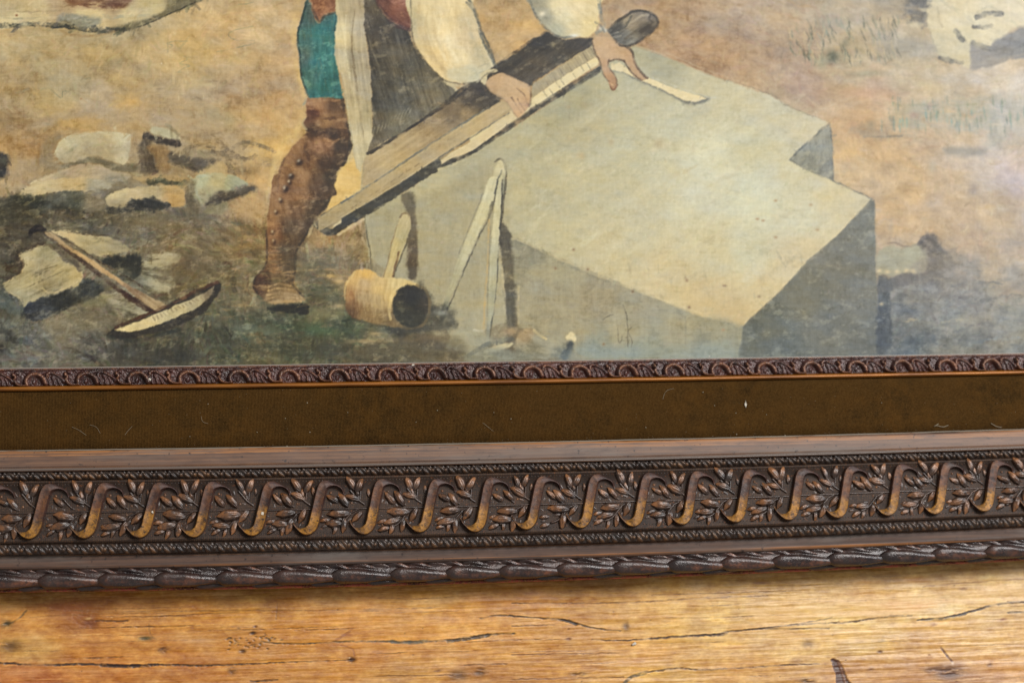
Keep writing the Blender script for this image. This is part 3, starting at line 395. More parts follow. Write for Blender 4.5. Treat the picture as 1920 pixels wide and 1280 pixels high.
    # block: lit top, shaded front, dark right side, notch
    P.poly('P', [(690, 300), (860, 300), (1000, 215), (1150, 105), (1190, 86), (1240, 104), (1330, 140), (1440, 178), (1475, 198), (1554, 230), (1481, 300), (1562, 338), (1638, 376), (1560, 452), (1480, 530), (1392, 612), (1300, 590), (1130, 520), (958, 444), (960, 600), (850, 640), (800, 560), (690, 480), (684, 400)], 0,
           ctrl=[(760, 420, (168, 156, 116)), (820, 480, (170, 156, 118)), (880, 420, (172, 160, 122)), (900, 340, (172, 160, 122)), (780, 340, (180, 166, 124)), (1000, 300, (178, 166, 126)), (1100, 230, (180, 168, 130)), (1080, 200, (166, 156, 118)), (1200, 160, (182, 172, 136)), (1240, 120, (170, 160, 124)), (1330, 160, (192, 180, 142)), (1440, 200, (200, 188, 152)), (1520, 236, (202, 188, 152)), (1000, 380, (186, 172, 128)), (1040, 440, (192, 178, 134)), (1100, 340, (190, 178, 138)), (1180, 280, (192, 182, 144)), (1250, 240, (196, 186, 148)), (1330, 300, (210, 202, 166)), (1300, 380, (206, 196, 158)), (1200, 420, (200, 186, 144)), (1140, 480, (200, 182, 134)), (1240, 520, (206, 184, 134)), (1330, 560, (208, 180, 124)), (1370, 590, (204, 174, 116)), (1400, 470, (204, 194, 154)), (1340, 470, (206, 190, 144)), (1500, 400, (206, 196, 158)), (1420, 540, (214, 188, 132)), (1480, 320, (204, 192, 152)), (1560, 380, (210, 192, 146)), (1600, 385, (206, 188, 144)), (1500, 480, (210, 188, 140)), (1420, 380, (208, 202, 166)), (1400, 280, (200, 190, 150))],
           soft=1.8, rough=1.0, smooth=False, tex=(3.2, -.5, 70, 12))
    P.poly('P', [(690, 400), (770, 380), (860, 340), (930, 310), (956, 440), (966, 610), (900, 640), (830, 650), (770, 560), (698, 510)], (164, 150, 112), soft=10, rough=3, op=.6, tex=(5, 1.5, 50, 8))
    P.poly('P', [(948, 440), (1130, 518), (1300, 588), (1394, 612), (1392, 672), (1100, 672), (1050, 640), (972, 612)], 0,
           ctrl=[(980, 470, (144, 134, 104)), (1060, 500, (160, 148, 112)), (1020, 560, (158, 144, 108)), (1120, 560, (154, 140, 108)), (1200, 560, (158, 146, 114)), (1080, 620, (160, 146, 110)), (1180, 620, (164, 152, 118)), (1280, 600, (160, 148, 112)), (1340, 620, (152, 142, 108)), (1200, 655, (144, 146, 128)), (1340, 655, (150, 148, 124)), (1110, 655, (138, 140, 124))], soft=2.4, rough=1.4, smooth=False, tex=(4, 1.5, 44, 9))
    P.poly('P', [(1639, 376), (1642, 480), (1644, 560), (1648, 672), (1384, 672), (1392, 612), (1480, 530), (1560, 452)], 0,
           ctrl=[(1610, 430, (120, 118, 104)), (1560, 500, (122, 118, 102)), (1500, 560, (122, 118, 100)), (1600, 560, (124, 120, 104)), (1440, 610, (114, 112, 96)), (1560, 620, (118, 116, 104)), (1630, 620, (112, 112, 104)), (1420, 655, (108, 112, 106)), (1540, 660, (106, 112, 112)), (1640, 660, (100, 108, 112))], soft=1.6, rough=.9, smooth=False, tex=(3.6, 1.2, 40, 14))
    P.poly('P', [(1480, 300), (1520, 262), (1555, 231), (1561, 270), (1563, 339), (1520, 322)], 0, ctrl=[(1540, 260, (146, 142, 126)), (1510, 300, (136, 134, 118)), (1550, 320, (126, 126, 120)), (1535, 290, (144, 140, 122))], soft=1.4, rough=.8, smooth=False, tex=(7, 1.5, 12, 4))
    for q, w, c, o in (([(1480, 300), (1520, 262), (1555, 231)], 4, (98, 100, 96), .85), ([(1555, 231), (1560, 270), (1562, 338)], 4, (112, 110, 102), .85), ([(1482, 302), (1520, 322), (1562, 339), (1600, 356), (1636, 374)], 3, (118, 114, 100), .85), ([(1190, 84), (1240, 103), (1330, 140)], 2, (196, 180, 140), .6), ([(1330, 140), (1442, 176), (1475, 198), (1552, 228)], 2.2, (134, 120, 96), .8), ([(1250, 100), (1330, 133), (1400, 158)], 2, (208, 188, 150), .5),
                       ([(1638, 376), (1560, 452), (1480, 530), (1394, 612)], 2, (112, 100, 78), .8), ([(1632, 378), (1556, 450), (1478, 526), (1396, 604)], 3, (222, 196, 142), .6), ([(960, 446), (1060, 490), (1200, 548), (1386, 612)], 3, (220, 198, 144), .5), ([(964, 452), (1050, 492), (1140, 530)], 4, (128, 120, 94), .5), ([(1640, 382), (1643, 500), (1648, 668)], 3, (150, 136, 110), .5), ([(1392, 612), (1388, 668)], 4, (140, 138, 116), .5),
                       ([(683, 405), (690, 450), (697, 505)], 2.4, (92, 84, 66), .8), ([(690, 402), (694, 440), (702, 500)], 2, (186, 172, 130), .5)):
        P.stroke('P', q, w, c, op=o, dry=.2, rough=1)
    P.scumble('P', (1000, 180, 1560, 540), 240, 70, 9, -.55, [(214, 204, 166), (190, 176, 132), (206, 190, 144), (196, 178, 134), (220, 206, 164)], .32, var=.2, jit=4)
    P.scumble('P', (700, 320, 950, 560), 80, 40, 7, 1.4, [(182, 168, 126), (154, 142, 104), (174, 160, 120)], .26, var=.3, jit=4)
    P.scumble('P', (980, 490, 1380, 660), 110, 30, 5, 1.5, [(172, 160, 122), (144, 132, 100), (176, 158, 112), (150, 142, 116)], .28, var=.2, jit=4)
    P.scumble('P', (1400, 470, 1640, 665), 90, 34, 6, 1.2, [(128, 124, 108), (110, 110, 98), (134, 128, 110)], .25, var=.4, jit=3)
    P.dabs(2500, 16, 4., .35, 4.5, 65, (900, 330, 1780, 810))
    # re-assert the front/top boundary that the scumbling softened
    P.poly('P', [(1330, 592), (1392, 610), (1386, 640), (1340, 620)], (156, 146, 112), soft=6, op=.6)
    P.poly('H', [(235, 940), (300, 880), (420, 770), (620, 540), (840, 350), (1000, 170), (1025, 200), (1025, 560), (1040, 1100), (215, 1110)], 0, ctrl=[(960, 260, (120, 118, 106)), (800, 500, (120, 116, 102)), (900, 760, (122, 118, 104)), (600, 760, (120, 116, 98)), (400, 920, (108, 108, 94)), (700, 960, (116, 114, 102)), (960, 1000, (108, 110, 106)), (500, 1060, (104, 110, 108))], soft=1.5, rough=.8, op=.85, smooth=False, tex=(3.6, 1.2, 34, 12))
    for x, y, r, c in ((660, 715, 4, (170, 146, 104)), (770, 700, 6, (160, 142, 106)), (945, 945, 6, (176, 150, 104)), (1265, 955, 9, (168, 146, 106)), (750, 1040, 7, (188, 160, 108)), (560, 300, 5, (168, 150, 108))): P.blob('E', x, y, r, r, c, .6)
    for x, y, c in ((430, 180, (178, 138, 92)), (320, 290, (168, 128, 88)), (355, 300, (168, 128, 88)), (430, 400, (176, 136, 90)), (680, 355, (176, 140, 96)), (120, 690, (150, 116, 78)), (115, 955, (160, 120, 80)), (330, 755, (150, 120, 80)), (640, 205, (176, 140, 96))): P.blob('H', x, y, 3.5, 2.4, c, .8)
    for x, y in ((1090, 735), (575, 580), (1465, 840), (695, 455), (895, 1085), (1450, 660), (790, 585)): P.blob('F', x, y, 3, 3, (140, 108, 74), .8)
    P.poly('G', [(300, 1130), (420, 1080), (520, 1100), (420, 1160)], (214, 206, 172), soft=8, op=.5); P.poly('H', [(200, 680), (300, 560), (380, 520), (360, 600), (260, 700)], (214, 204, 170), soft=6, op=.6, brk=.3); P.poly('F', [(1430, 60), (1560, 10), (1540, 70), (1460, 90)], (216, 210, 180), soft=5, op=.6)
    # divider leaning on the block, its cast shadow
    P.stroke('F', [(225, 0), (215, 180), (200, 300), (220, 420)], 9, (92, 84, 70), op=.85); P.poly('F', [(200, 260), (270, 340), (290, 500), (318, 940), (285, 975), (250, 950), (225, 620), (205, 440)], 0, ctrl=[(230, 380, (94, 84, 68)), (260, 600, (106, 94, 70)), (280, 860, (100, 92, 74))], soft=3, rough=2, op=.9, tex=(6, 1.4, 30, 5))
    P.stroke('F', [(330, 700), (325, 860), (330, 950)], 4, (206, 182, 130), op=.5, dry=.5); P.stroke('F', [(205, 470), (225, 660), (240, 880)], 4, (212, 190, 138), op=.6, dry=.4); P.stroke('F', [(130, 260), (125, 500), (105, 760), (95, 1000)], 4, (196, 160, 96), op=.7, dry=.3)
    P.poly('E', [(195, 1062), (225, 1085), (240, 1150), (235, 1290), (100, 1290), (150, 1180)], 0, ctrl=[(195, 1100, (206, 190, 142)), (150, 1230, (190, 176, 132)), (220, 1240, (150, 146, 120))], soft=1.5)
    P.poly('F', [(130, -20), (190, -20), (150, 160), (70, 330), (-20, 540), (-120, 760), (-180, 950), (-205, 935), (-150, 740), (-60, 480), (20, 280), (90, 100)], 0, ctrl=[(150, 20, (206, 194, 150)), (80, 220, (200, 188, 142)), (0, 420, (192, 180, 136)), (-100, 680, (176, 164, 122)), (-180, 900, (130, 124, 98))], soft=1.5, rough=1, tex=(6, 1.9, 50, 4))
    P.poly('F', [(185, -20), (222, -20), (212, 180), (195, 420), (188, 680), (160, 880), (128, 1050), (112, 1040), (125, 860), (128, 640), (145, 400), (165, 180)], 0, ctrl=[(200, 40, (202, 190, 146)), (170, 300, (198, 186, 142)), (160, 600, (182, 172, 132)), (145, 880, (172, 164, 128)), (125, 1030, (134, 130, 110))], soft=1.4, rough=1, tex=(6, 1.6, 50, 4))
    for q, w, c, o in (([(190, -10), (165, 130), (135, 230), (60, 380), (-30, 580), (-140, 840), (-195, 945)], 3, (86, 80, 66), .75), ([(90, 80), (10, 280), (-70, 480)], 2.4, (120, 114, 92), .6), ([(195, 420), (185, 660), (160, 880), (132, 1050)], 2.6, (78, 74, 62), .75), ([(222, -10), (214, 180), (205, 320)], 3, (70, 66, 60), .85), ([(140, 300), (128, 600), (118, 900)], 2, (128, 118, 90), .6), ([(150, 140), (130, 220)], 4, (80, 74, 62), .7)):
        P.stroke('F', q, w, c, op=o)
    P.stroke('E', [(170, 1080), (200, 1060), (232, 1080), (245, 1150), (235, 1290)], 4, (96, 86, 66), op=.85); P.stroke('E', [(215, 1140), (190, 1210), (170, 1290)], 3, (84, 84, 76), op=.8)
    # rubble at the foot of the divider
    P.poly('F', [(-80, 1000), (60, 985), (110, 1040), (160, 1060), (250, 1040), (200, 1090), (60, 1110), (-60, 1120), (-160, 1110), (-140, 1050)], 0, ctrl=[(0, 1020, (172, 160, 122)), (60, 1060, (160, 150, 114)), (-80, 1080, (156, 148, 116))], soft=3, rough=2, tex=(7, 0, 24, 6))
    P.stroke('F', [(30, 1000), (80, 995), (95, 1010)], 4, (220, 208, 176), op=.8); P.poly('F', [(100, 1130), (180, 1095), (270, 1075), (290, 1090), (200, 1130), (110, 1150)], (196, 178, 130), soft=2, rough=1.6); P.stroke('F', [(-20, 1170), (60, 1110), (160, 1080), (280, 1045)], 8, (92, 90, 82), op=.7, dry=.25, rough=1.6)
    P.poly('F', [(310, 1040), (360, 985), (440, 990), (520, 1030), (600, 1030), (660, 1080), (670, 1150), (560, 1180), (420, 1180), (320, 1150)], 0, ctrl=[(380, 1020, (170, 142, 98)), (460, 1060, (152, 142, 112)), (580, 1060, (160, 150, 118)), (620, 1140, (128, 126, 108)), (400, 1130, (134, 126, 98))], soft=3, rough=2.5, tex=(8, .3, 24, 6))
    P.stroke('F', [(430, 990), (480, 1030), (510, 1050)], 5, (216, 190, 130), op=.8); P.poly('F', [(645, 1030), (680, 1005), (705, 1020), (700, 1060), (660, 1055)], (220, 200, 150), soft=1.6); P.poly('F', [(660, 1060), (690, 1090), (665, 1180), (610, 1180), (640, 1120)], (74, 80, 84), soft=3, rough=2)
    P.blob('F', 270, 1000, 14, 8, (160, 124, 82), .7); P.poly('F', [(0, 1120), (180, 1110), (320, 1140), (400, 1190), (0, 1210)], (140, 138, 116), soft=5, op=.8, tex=(6, 0, 24, 6))
    for q in ([(990, 960), (992, 1050), (1005, 1075), (1020, 1030)], [(1025, 825), (1045, 880), (1055, 960), (1055, 1100)], [(1080, 975), (1060, 1000), (1085, 1060), (1080, 1105)], [(890, 920), (930, 895), (960, 890)]): P.stroke('F', q, 2.2, (112, 104, 84), op=.75, soft=.9)
    P.poly('F', [(680, 1120), (900, 1105), (1200, 1105), (1560, 1085), (1720, 1080), (1720, 1200), (680, 1210)], (142, 148, 134), soft=8, op=.55, tex=(5, 0, 40, 7)); P.blob('F', 1550, 1060, 14, 14, (126, 124, 104), .5); P.stroke('F', [(1440, 900), (1442, 1080)], 3, (130, 124, 100), op=.5)
    # mallet, handle shadow
    P.poly('D', [(1110, 90), (1160, 60), (1195, 110), (1215, 300), (1218, 580), (1190, 660), (1160, 640), (1150, 440), (1165, 280), (1130, 180)], 0, ctrl=[(1150, 110, (112, 100, 78)), (1185, 300, (108, 94, 74)), (1185, 520, (100, 82, 62)), (1180, 620, (96, 82, 64))], soft=3, rough=1.6, op=.9)
    P.poly('D', [(1225, 660), (1300, 760), (1330, 820), (1440, 850), (1480, 940), (1440, 990), (1330, 1000), (1180, 1020), (1120, 1070), (1080, 1020), (1000, 990), (1060, 960), (1200, 950)], (66, 64, 60), soft=5, rough=3.5, op=.62, tex=(7, 0, 24, 6))
    P.blob('D', 1380, 880, 12, 5, (150, 146, 128), .8); P.blob('D', 940, 1015, 14, 4, (186, 156, 104), .7); P.blob('D', 880, 1065, 40, 5, (176, 148, 98), .7, brk=.4); P.blob('D', 1260, 1050, 50, 8, (128, 106, 74), .7, brk=.4); P.stroke('D', [(1600, 990), (1640, 1000), (1660, 992)], 4, (220, 208, 176), op=.8)
    P.poly('D', [(1510, 1000), (1600, 990), (1680, 1010), (1700, 1080), (1560, 1150), (1500, 1100)], (164, 154, 120), soft=6, op=.8); P.poly('D', [(780, 1140), (1000, 1080), (1300, 1060), (1500, 1060), (1540, 1130), (1300, 1200), (900, 1200)], (108, 94, 68), soft=9, op=.5, tex=(8, 0, 30, 6)); P.stroke('D', [(1560, 1160), (1640, 1110), (1700, 1080)], 8, (104, 104, 92), op=.6)
    P.poly('D', [(1120, 212), (1160, 222), (1178, 275), (1150, 390), (1090, 540), (1050, 660), (985, 655), (1015, 560), (1055, 400), (1090, 280)], 0, ctrl=[(1130, 260, (188, 168, 118)), (1110, 380, (172, 158, 112)), (1070, 400, (202, 178, 116)), (1040, 560, (206, 178, 110)), (1030, 640, (204, 172, 104))], soft=1.5, rough=1, tex=(6, 1.9, 40, 4))
    for q, w, c in (([(1100, 240), (1125, 212), (1160, 222), (1180, 275)], 4, (92, 70, 50)), ([(1178, 280), (1150, 400), (1085, 560), (1055, 650)], 3.4, (92, 80, 60)), ([(1085, 290), (1050, 400), (1020, 540), (990, 640)], 2.6, (140, 112, 70)), ([(1095, 470), (1070, 570), (1050, 650)], 4, (112, 76, 44))): P.stroke('D', q, w, c, op=.75)
    P.poly('D', [(735, 720), (750, 660), (800, 600), (870, 580), (930, 600), (980, 640), (1080, 640), (1190, 670), (1240, 720), (1270, 840), (1230, 940), (1120, 970), (1000, 960), (870, 935), (780, 905), (740, 840)], 0,
           ctrl=[(800, 640, (214, 168, 90)), (880, 620, (222, 170, 78)), (860, 680, (196, 160, 104)), (960, 690, (208, 170, 100)), (1080, 680, (214, 184, 116)), (770, 760, (176, 130, 74)), (850, 780, (178, 150, 104)), (960, 800, (176, 148, 98)), (1020, 760, (206, 172, 104)), (780, 860, (112, 80, 50)), (880, 880, (152, 120, 72)), (980, 900, (146, 118, 74)), (1020, 930, (132, 108, 70)), (800, 820, (140, 98, 56))], soft=1.6, rough=1.4, tex=(7, 1.75, 30, 4))
    for k in range(16): P.stroke('D', [(770 + k * 17, 730 + rng.uniform(-30, 40)), (775 + k * 17, 800), (785 + k * 17, 870 + rng.uniform(-20, 30))], 3, [(198, 164, 106), (142, 108, 66), (186, 156, 110)][k % 3], op=.45, taper=(.2, .2), dry=.3)
    P.poly('D', [(1055, 800), (1075, 740), (1120, 700), (1200, 690), (1270, 730), (1298, 810), (1280, 900), (1240, 960), (1160, 975), (1090, 940), (1055, 880)], 0, ctrl=[(1150, 760, (50, 46, 42)), (1200, 860, (60, 58, 50)), (1100, 880, (70, 68, 56)), (1270, 820, (76, 68, 58)), (1190, 920, (70, 68, 58))], soft=2, rough=1.6, tex=(5, .5, 18, 6))
    P.stroke('D', [(1040, 920), (1030, 840), (1060, 740), (1110, 690), (1160, 668), (1215, 690)], 5, (222, 192, 124), op=.8, dry=.2); P.stroke('D', [(1215, 690), (1275, 730), (1302, 810), (1288, 900), (1245, 962), (1160, 982), (1085, 948), (1050, 885)], 5, (124, 104, 72), op=.8); P.stroke('D', [(740, 700), (735, 800), (760, 900), (860, 935), (1000, 965)], 4, (96, 84, 58), op=.65, dry=.3); P.stroke('D', [(735, 790), (742, 690), (800, 605)], 3, (216, 182, 112), op=.7); P.stroke('D', [(1150, 650), (1190, 665)], 4, (220, 200, 150), op=.8)
    P.stroke('D', [(795, 790), (775, 740), (770, 810)], 5, (140, 82, 42), op=.6)
    # straight-edge: tan ruled face, pale bevel, dark underside
    P.poly('C', [(870, 1060), (950, 980), (1100, 900), (1250, 820), (1400, 700), (1520, 620), (1600, 590), (1700, 680), (1760, 640), (1760, 800), (1500, 960), (1340, 1060), (1100, 1180), (880, 1300), (840, 1270), (850, 1150)], 0,
           ctrl=[(900, 1080, (172, 150, 108)), (1100, 980, (178, 152, 104)), (1250, 900, (168, 142, 100)), (1400, 780, (160, 134, 94)), (1540, 650, (128, 110, 86)), (1640, 640, (96, 84, 72)), (1400, 880, (186, 162, 114)), (1100, 1100, (190, 166, 116)), (950, 1180, (174, 152, 106)), (1600, 760, (182, 156, 108)), (900, 1220, (176, 156, 112))], soft=1.6, rough=1, tex=(8, -.56, 60, 4))
    P.stroke('C', [(885, 1025), (1000, 960), (1200, 840), (1400, 690), (1520, 590), (1600, 560)], 6, (66, 58, 52), op=.85, dry=.1)
    P.stroke('C', [(1720, 700), (1500, 830), (1280, 970), (1060, 1110), (860, 1260)], 5, (120, 120, 112), op=.8, dry=.25); P.stroke('C', [(1720, 715), (1500, 850), (1300, 985)], 4, (206, 180, 128), op=.6, dry=.4)
    P.poly('C', [(1540, 600), (1620, 560), (1690, 640), (1700, 690), (1600, 720), (1500, 720), (1440, 720)], (78, 68, 60), soft=4, op=.8, tex=(7, -.6, 26, 5))
    P.stroke('C', [(960, 990), (1140, 960), (1240, 930), (1290, 900)], 3, (190, 140, 86), op=.7, dry=.3); P.stroke('C', [(890, 1090), (920, 1130), (905, 1170), (940, 1200)], 3, (132, 124, 104), op=.6)
    # lower left end (zoom D)
    P.poly('D', [(560, 240), (620, 200), (800, 100), (960, 0), (1060, -70), (1200, -70), (1240, 0), (1100, 90), (900, 200), (720, 310), (650, 345), (580, 320), (540, 290)], 0,
           ctrl=[(620, 250, (140, 120, 86)), (800, 150, (166, 140, 96)), (960, 60, (182, 156, 108)), (700, 250, (176, 152, 104)), (1080, -20, (186, 164, 116)), (1000, 60, (182, 158, 110))], soft=1.5, rough=1, tex=(7, -.5, 40, 4))
    P.stroke('D', [(560, 250), (620, 205), (760, 120), (900, 30), (990, -40)], 5, (90, 88, 78), op=.85); P.stroke('D', [(660, 300), (830, 185), (1000, 90), (1130, 10), (1230, -60)], 4, (214, 192, 142), op=.85, dry=.15)
    P.stroke('D', [(545, 280), (600, 325), (650, 340), (700, 310), (860, 215), (1030, 110), (1180, 10), (1330, -80)], 13, (70, 66, 60), op=.95, rough=1); P.stroke('D', [(690, 355), (800, 290), (860, 255)], 5, (214, 190, 140), op=.8, dry=.3); P.stroke('D', [(525, 280), (500, 340), (490, 370)], 5, (214, 184, 124), op=.6, dry=.3); P.stroke('D', [(548, 240), (530, 265), (545, 300)], 4, (216, 190, 134), op=.8)
    # hatch lines on face
    for k in range(10): P.stroke('D', [(640 + k * 46, 268 - k * 28), (668 + k * 46, 250 - k * 28)], 1.8, (112, 92, 64), op=.5)
    # pale bevel strip and dark underside further up
    P.poly('C', [(1370, 1075), (1450, 1015), (1600, 930), (1720, 850), (1860, 760), (1980, 680), (2130, 600), (2130, 640), (1980, 720), (1860, 810), (1720, 905), (1560, 1010), (1490, 1060), (1410, 1075), (1380, 1100)], (212, 190, 138), soft=1.4, rough=1, tex=(5, -.56, 40, 4))
    P.stroke('C', [(1370, 1110), (1420, 1085), (1500, 1050), (1600, 990), (1720, 905)], 10, (70, 64, 58), op=.95, taper=(.5, .8)); P.stroke('C', [(1010, 1290), (1160, 1180), (1290, 1120), (1365, 1095)], 15, (92, 88, 78), op=.95, rough=1); P.stroke('C', [(1290, 1110), (1370, 1055), (1450, 1000), (1720, 840)], 3, (110, 102, 84), op=.6); P.stroke('C', [(1360, 1130), (1440, 1110), (1520, 1070)], 4, (204, 186, 138), op=.6, dry=.3)
    P.stroke('E', [(0, 1000), (140, 915), (300, 810), (420, 735), (560, 640), (660, 580), (760, 520), (870, 455)], 10, (66, 62, 60), op=.9, taper=(.9, .7))
    P.poly('E', [(0, 905), (90, 860), (220, 780), (330, 700), (400, 660), (480, 610), (600, 520), (700, 460), (850, 385), (860, 420), (760, 490), (640, 570), (540, 640), (430, 705), (340, 775), (200, 865), (80, 940), (0, 985)], 0, ctrl=[(60, 920, (214, 194, 142)), (260, 800, (208, 182, 130)), (480, 640, (222, 200, 148)), (640, 540, (224, 202, 148)), (820, 420, (224, 204, 152))], soft=1.3, rough=.8, smooth=False)
    P.poly('E', [(420, 560), (560, 470), (700, 380), (820, 300), (850, 380), (700, 460), (600, 520), (440, 620), (420, 660)], (172, 152, 112), soft=1.6, tex=(8, 1, 10, 5), smooth=False)
    for k in range(17): P.stroke('E', [(470 + k * 23, 540 - k * 14), (500 + k * 23, 580 - k * 14)], 2, [(112, 98, 78), (206, 186, 138)][k % 2], op=.7)
    for x, y in ((585, 555), (615, 530), (690, 495), (740, 455), (775, 440), (545, 620), (690, 480)): P.stroke('E', [(x - 10, y - 16), (x + 14, y + 20)], 2, (98, 88, 70), op=.8)
    P.poly('E', [(0, 800), (120, 720), (250, 680), (300, 720), (180, 800), (60, 870), (0, 900)], (178, 152, 104), soft=2, tex=(7, -.5, 40, 4)); P.stroke('E', [(0, 790), (130, 705)], 3, (150, 142, 120), op=.7)
    # the same straight-edge gone over again with a loaded brush: board, face, dark underside, pale strip with its divisions
    P.poly('K', [(120, 1050), (132, 905), (165, 862), (420, 702), (640, 560), (720, 492), (860, 556), (905, 575), (640, 722), (420, 866), (180, 1026)], 0, ctrl=[(170, 940, (176, 150, 106)), (360, 800, (178, 150, 102)), (520, 720, (160, 134, 94)), (640, 620, (128, 108, 82)), (720, 560, (88, 76, 64)), (820, 560, (84, 74, 64)), (700, 650, (150, 126, 90)), (250, 950, (186, 160, 112))], soft=1.3, rough=.6, smooth=False, tex=(6, -.56, 50, 5))
    P.poly('K', [(-130, 1225), (0, 1142), (180, 1027), (420, 867), (640, 722), (905, 565), (960, 600), (760, 745), (560, 888), (300, 1062), (0, 1235), (-130, 1300)], 0, ctrl=[(0, 1190, (170, 146, 100)), (240, 1030, (178, 152, 104)), (480, 880, (176, 150, 104)), (700, 740, (182, 156, 108)), (880, 610, (186, 158, 110))], soft=1.2, rough=.6, smooth=False, tex=(5, -.56, 50, 5))
    P.stroke('K', [(165, 862), (420, 700), (640, 556), (700, 500)], 5, (62, 54, 50), op=.9, dry=.1); P.stroke('K', [(0, 1142), (180, 1027), (420, 866), (640, 722), (830, 605)], 3.6, (112, 112, 104), op=.9); P.stroke('K', [(190, 1035), (430, 874), (650, 730), (840, 612)], 2, (208, 184, 134), op=.5, dry=.3)
    P.poly('K', [(0, 1228), (300, 1050), (548, 886), (566, 930), (330, 1092), (0, 1288)], (80, 76, 68), soft=1.4, rough=.6, smooth=False, tex=(5, -.56, 40, 4)); P.stroke('K', [(0, 1222), (300, 1044), (545, 882)], 2.4, (206, 182, 132), op=.6, dry=.2)
    P.stroke('K', [(560, 934), (660, 895), (752, 850), (862, 772), (1000, 682), (1100, 612), (1280, 506), (1450, 402)], 8, (64, 60, 56), op=.95, taper=(.7, .8)); P.poly('K', [(560, 905), (720, 800), (960, 638), (990, 664), (852, 765), (742, 845), (672, 876), (604, 892), (566, 924)], (212, 188, 138), soft=1.1, rough=.5, smooth=False, tex=(4, -.56, 40, 4)); P.stroke('K', [(550, 884), (720, 780), (945, 634)], 2.6, (100, 94, 82), op=.85)
    P.poly('K', [(1072, 480), (1200, 398), (1400, 268), (1428, 322), (1290, 402), (1170, 482), (1075, 552)], (166, 148, 112), soft=1.2, rough=.5, smooth=False, tex=(5, 1, 10, 5)); P.poly('K', [(1076, 556), (1180, 488), (1300, 400), (1432, 322), (1444, 366), (1320, 440), (1200, 520), (1080, 602)], (224, 202, 150), soft=1.1, rough=.4, smooth=False)
    for k in range(15): P.stroke('K', [(1095 + k * 22, 470 - k * 14), (1118 + k * 22, 508 - k * 14)], 1.8, [(112, 98, 78), (204, 184, 138)][k % 2], op=.75)
    for x, y in ((1216, 478), (1240, 462), (1310, 430), (1352, 384), (1388, 372), (1180, 516), (1145, 530)): P.stroke('K', [(x - 8, y - 14), (x + 12, y + 16)], 1.8, (92, 84, 68), op=.85)
    for k in range(9): P.stroke('K', [(60 + k * 44, 1170 - k * 29), (84 + k * 44, 1152 - k * 29)], 1.6, (116, 96, 68), op=.5)
    # folding rule under the right hand
    P.poly('E', [(935, 470), (1010, 480), (1120, 540), (1300, 620), (1440, 690), (1520, 700), (1600, 665), (1570, 640), (1400, 640), (1200, 560), (1060, 490)], (112, 108, 94), soft=2.5, op=.85); P.poly('E', [(945, 425), (1000, 418), (1060, 460), (1180, 515), (1300, 565), (1440, 615), (1580, 655), (1510, 682), (1430, 668), (1290, 600), (1140, 535), (1020, 480), (945, 462)], (228, 204, 150), soft=1.3, rough=.8, smooth=False, tex=(4, .4, 30, 5)); P.stroke('E', [(1180, 505), (1330, 560), (1560, 640), (1640, 650)], 3, (196, 190, 164), op=.6, dry=.3); P.stroke('E', [(1060, 450), (1120, 490), (1160, 530)], 3, (110, 92, 70), op=.6)
    # right sleeve (ruff) and hands
    P.poly('E', [(385, -60), (870, -60), (865, 60), (860, 150), (835, 215), (800, 245), (720, 245), (640, 255), (580, 235), (510, 185), (455, 115), (410, 40)], 0, ctrl=[(440, 30, (150, 142, 118)), (500, 120, (158, 150, 124)), (580, 200, (176, 168, 134)), (600, 60, (224, 204, 156)), (720, 60, (232, 208, 156)), (700, 180, (214, 192, 140)), (800, 180, (222, 196, 134)), (820, 60, (222, 198, 144)), (640, 130, (222, 204, 156))], soft=1.7, tex=(6, .8, 30, 6)); P.stroke('E', [(395, -10), (440, 100), (510, 190), (600, 245), (700, 250)], 5, (98, 98, 92), op=.8, dry=.2); P.blob('E', 485, 95, 6, 5, (232, 216, 182), .9); P.blob('E', 700, 238, 9, 3, (226, 222, 204), .8)
    P.stroke('E', [(865, 0), (880, 120), (900, 180), (850, 220)], 7, (124, 124, 112), op=.8, dry=.3); P.blob('E', 880, 190, 5, 4, (226, 216, 190), .9); P.blob('E', 905, 205, 4, 4, (214, 206, 184), .9); P.stroke('E', [(840, 150), (870, 165), (900, 215)], 4, (90, 90, 86), op=.7)
    sk = [(860, 280, (196, 158, 114)), (960, 300, (196, 156, 112)), (900, 360, (200, 162, 118)), (1000, 340, (198, 158, 112)), (1080, 380, (190, 148, 104)), (1120, 460, (186, 146, 104)), (900, 440, (190, 148, 106)), (950, 540, (178, 132, 90))]
    P.poly('E', [(820, 275), (860, 245), (920, 250), (980, 285), (1040, 315), (1080, 350), (1110, 430), (1150, 490), (1180, 520), (1155, 535), (1110, 510), (1070, 455), (1030, 405), (980, 395), (940, 410), (930, 450), (970, 510), (985, 560), (970, 600), (940, 590), (930, 550), (890, 490), (870, 410), (830, 330)], 0, ctrl=sk, soft=1.4, rough=.8, tex=(4, .8, 16, 5))
    for q, w, c in (([(1040, 310), (1085, 345), (1105, 420), (1150, 490), (1185, 520)], 5, (86, 62, 48)), ([(1030, 405), (1060, 455), (1105, 510), (1150, 535)], 3, (92, 66, 50)), ([(935, 410), (990, 395), (1035, 415)], 3.4, (96, 70, 52)), ([(930, 400), (930, 450), (975, 515), (985, 570)], 3, (104, 76, 56)), ([(820, 280), (832, 340), (872, 420), (890, 490), (925, 545)], 3.4, (92, 74, 58)), ([(930, 545), (945, 595), (965, 600), (985, 570)], 3, (122, 72, 48)), ([(960, 250), (1000, 300), (1050, 312)], 4, (74, 66, 62)), ([(925, 550), (955, 570)], 3, (222, 178, 130))): P.stroke('E', q, w, c, op=.75)
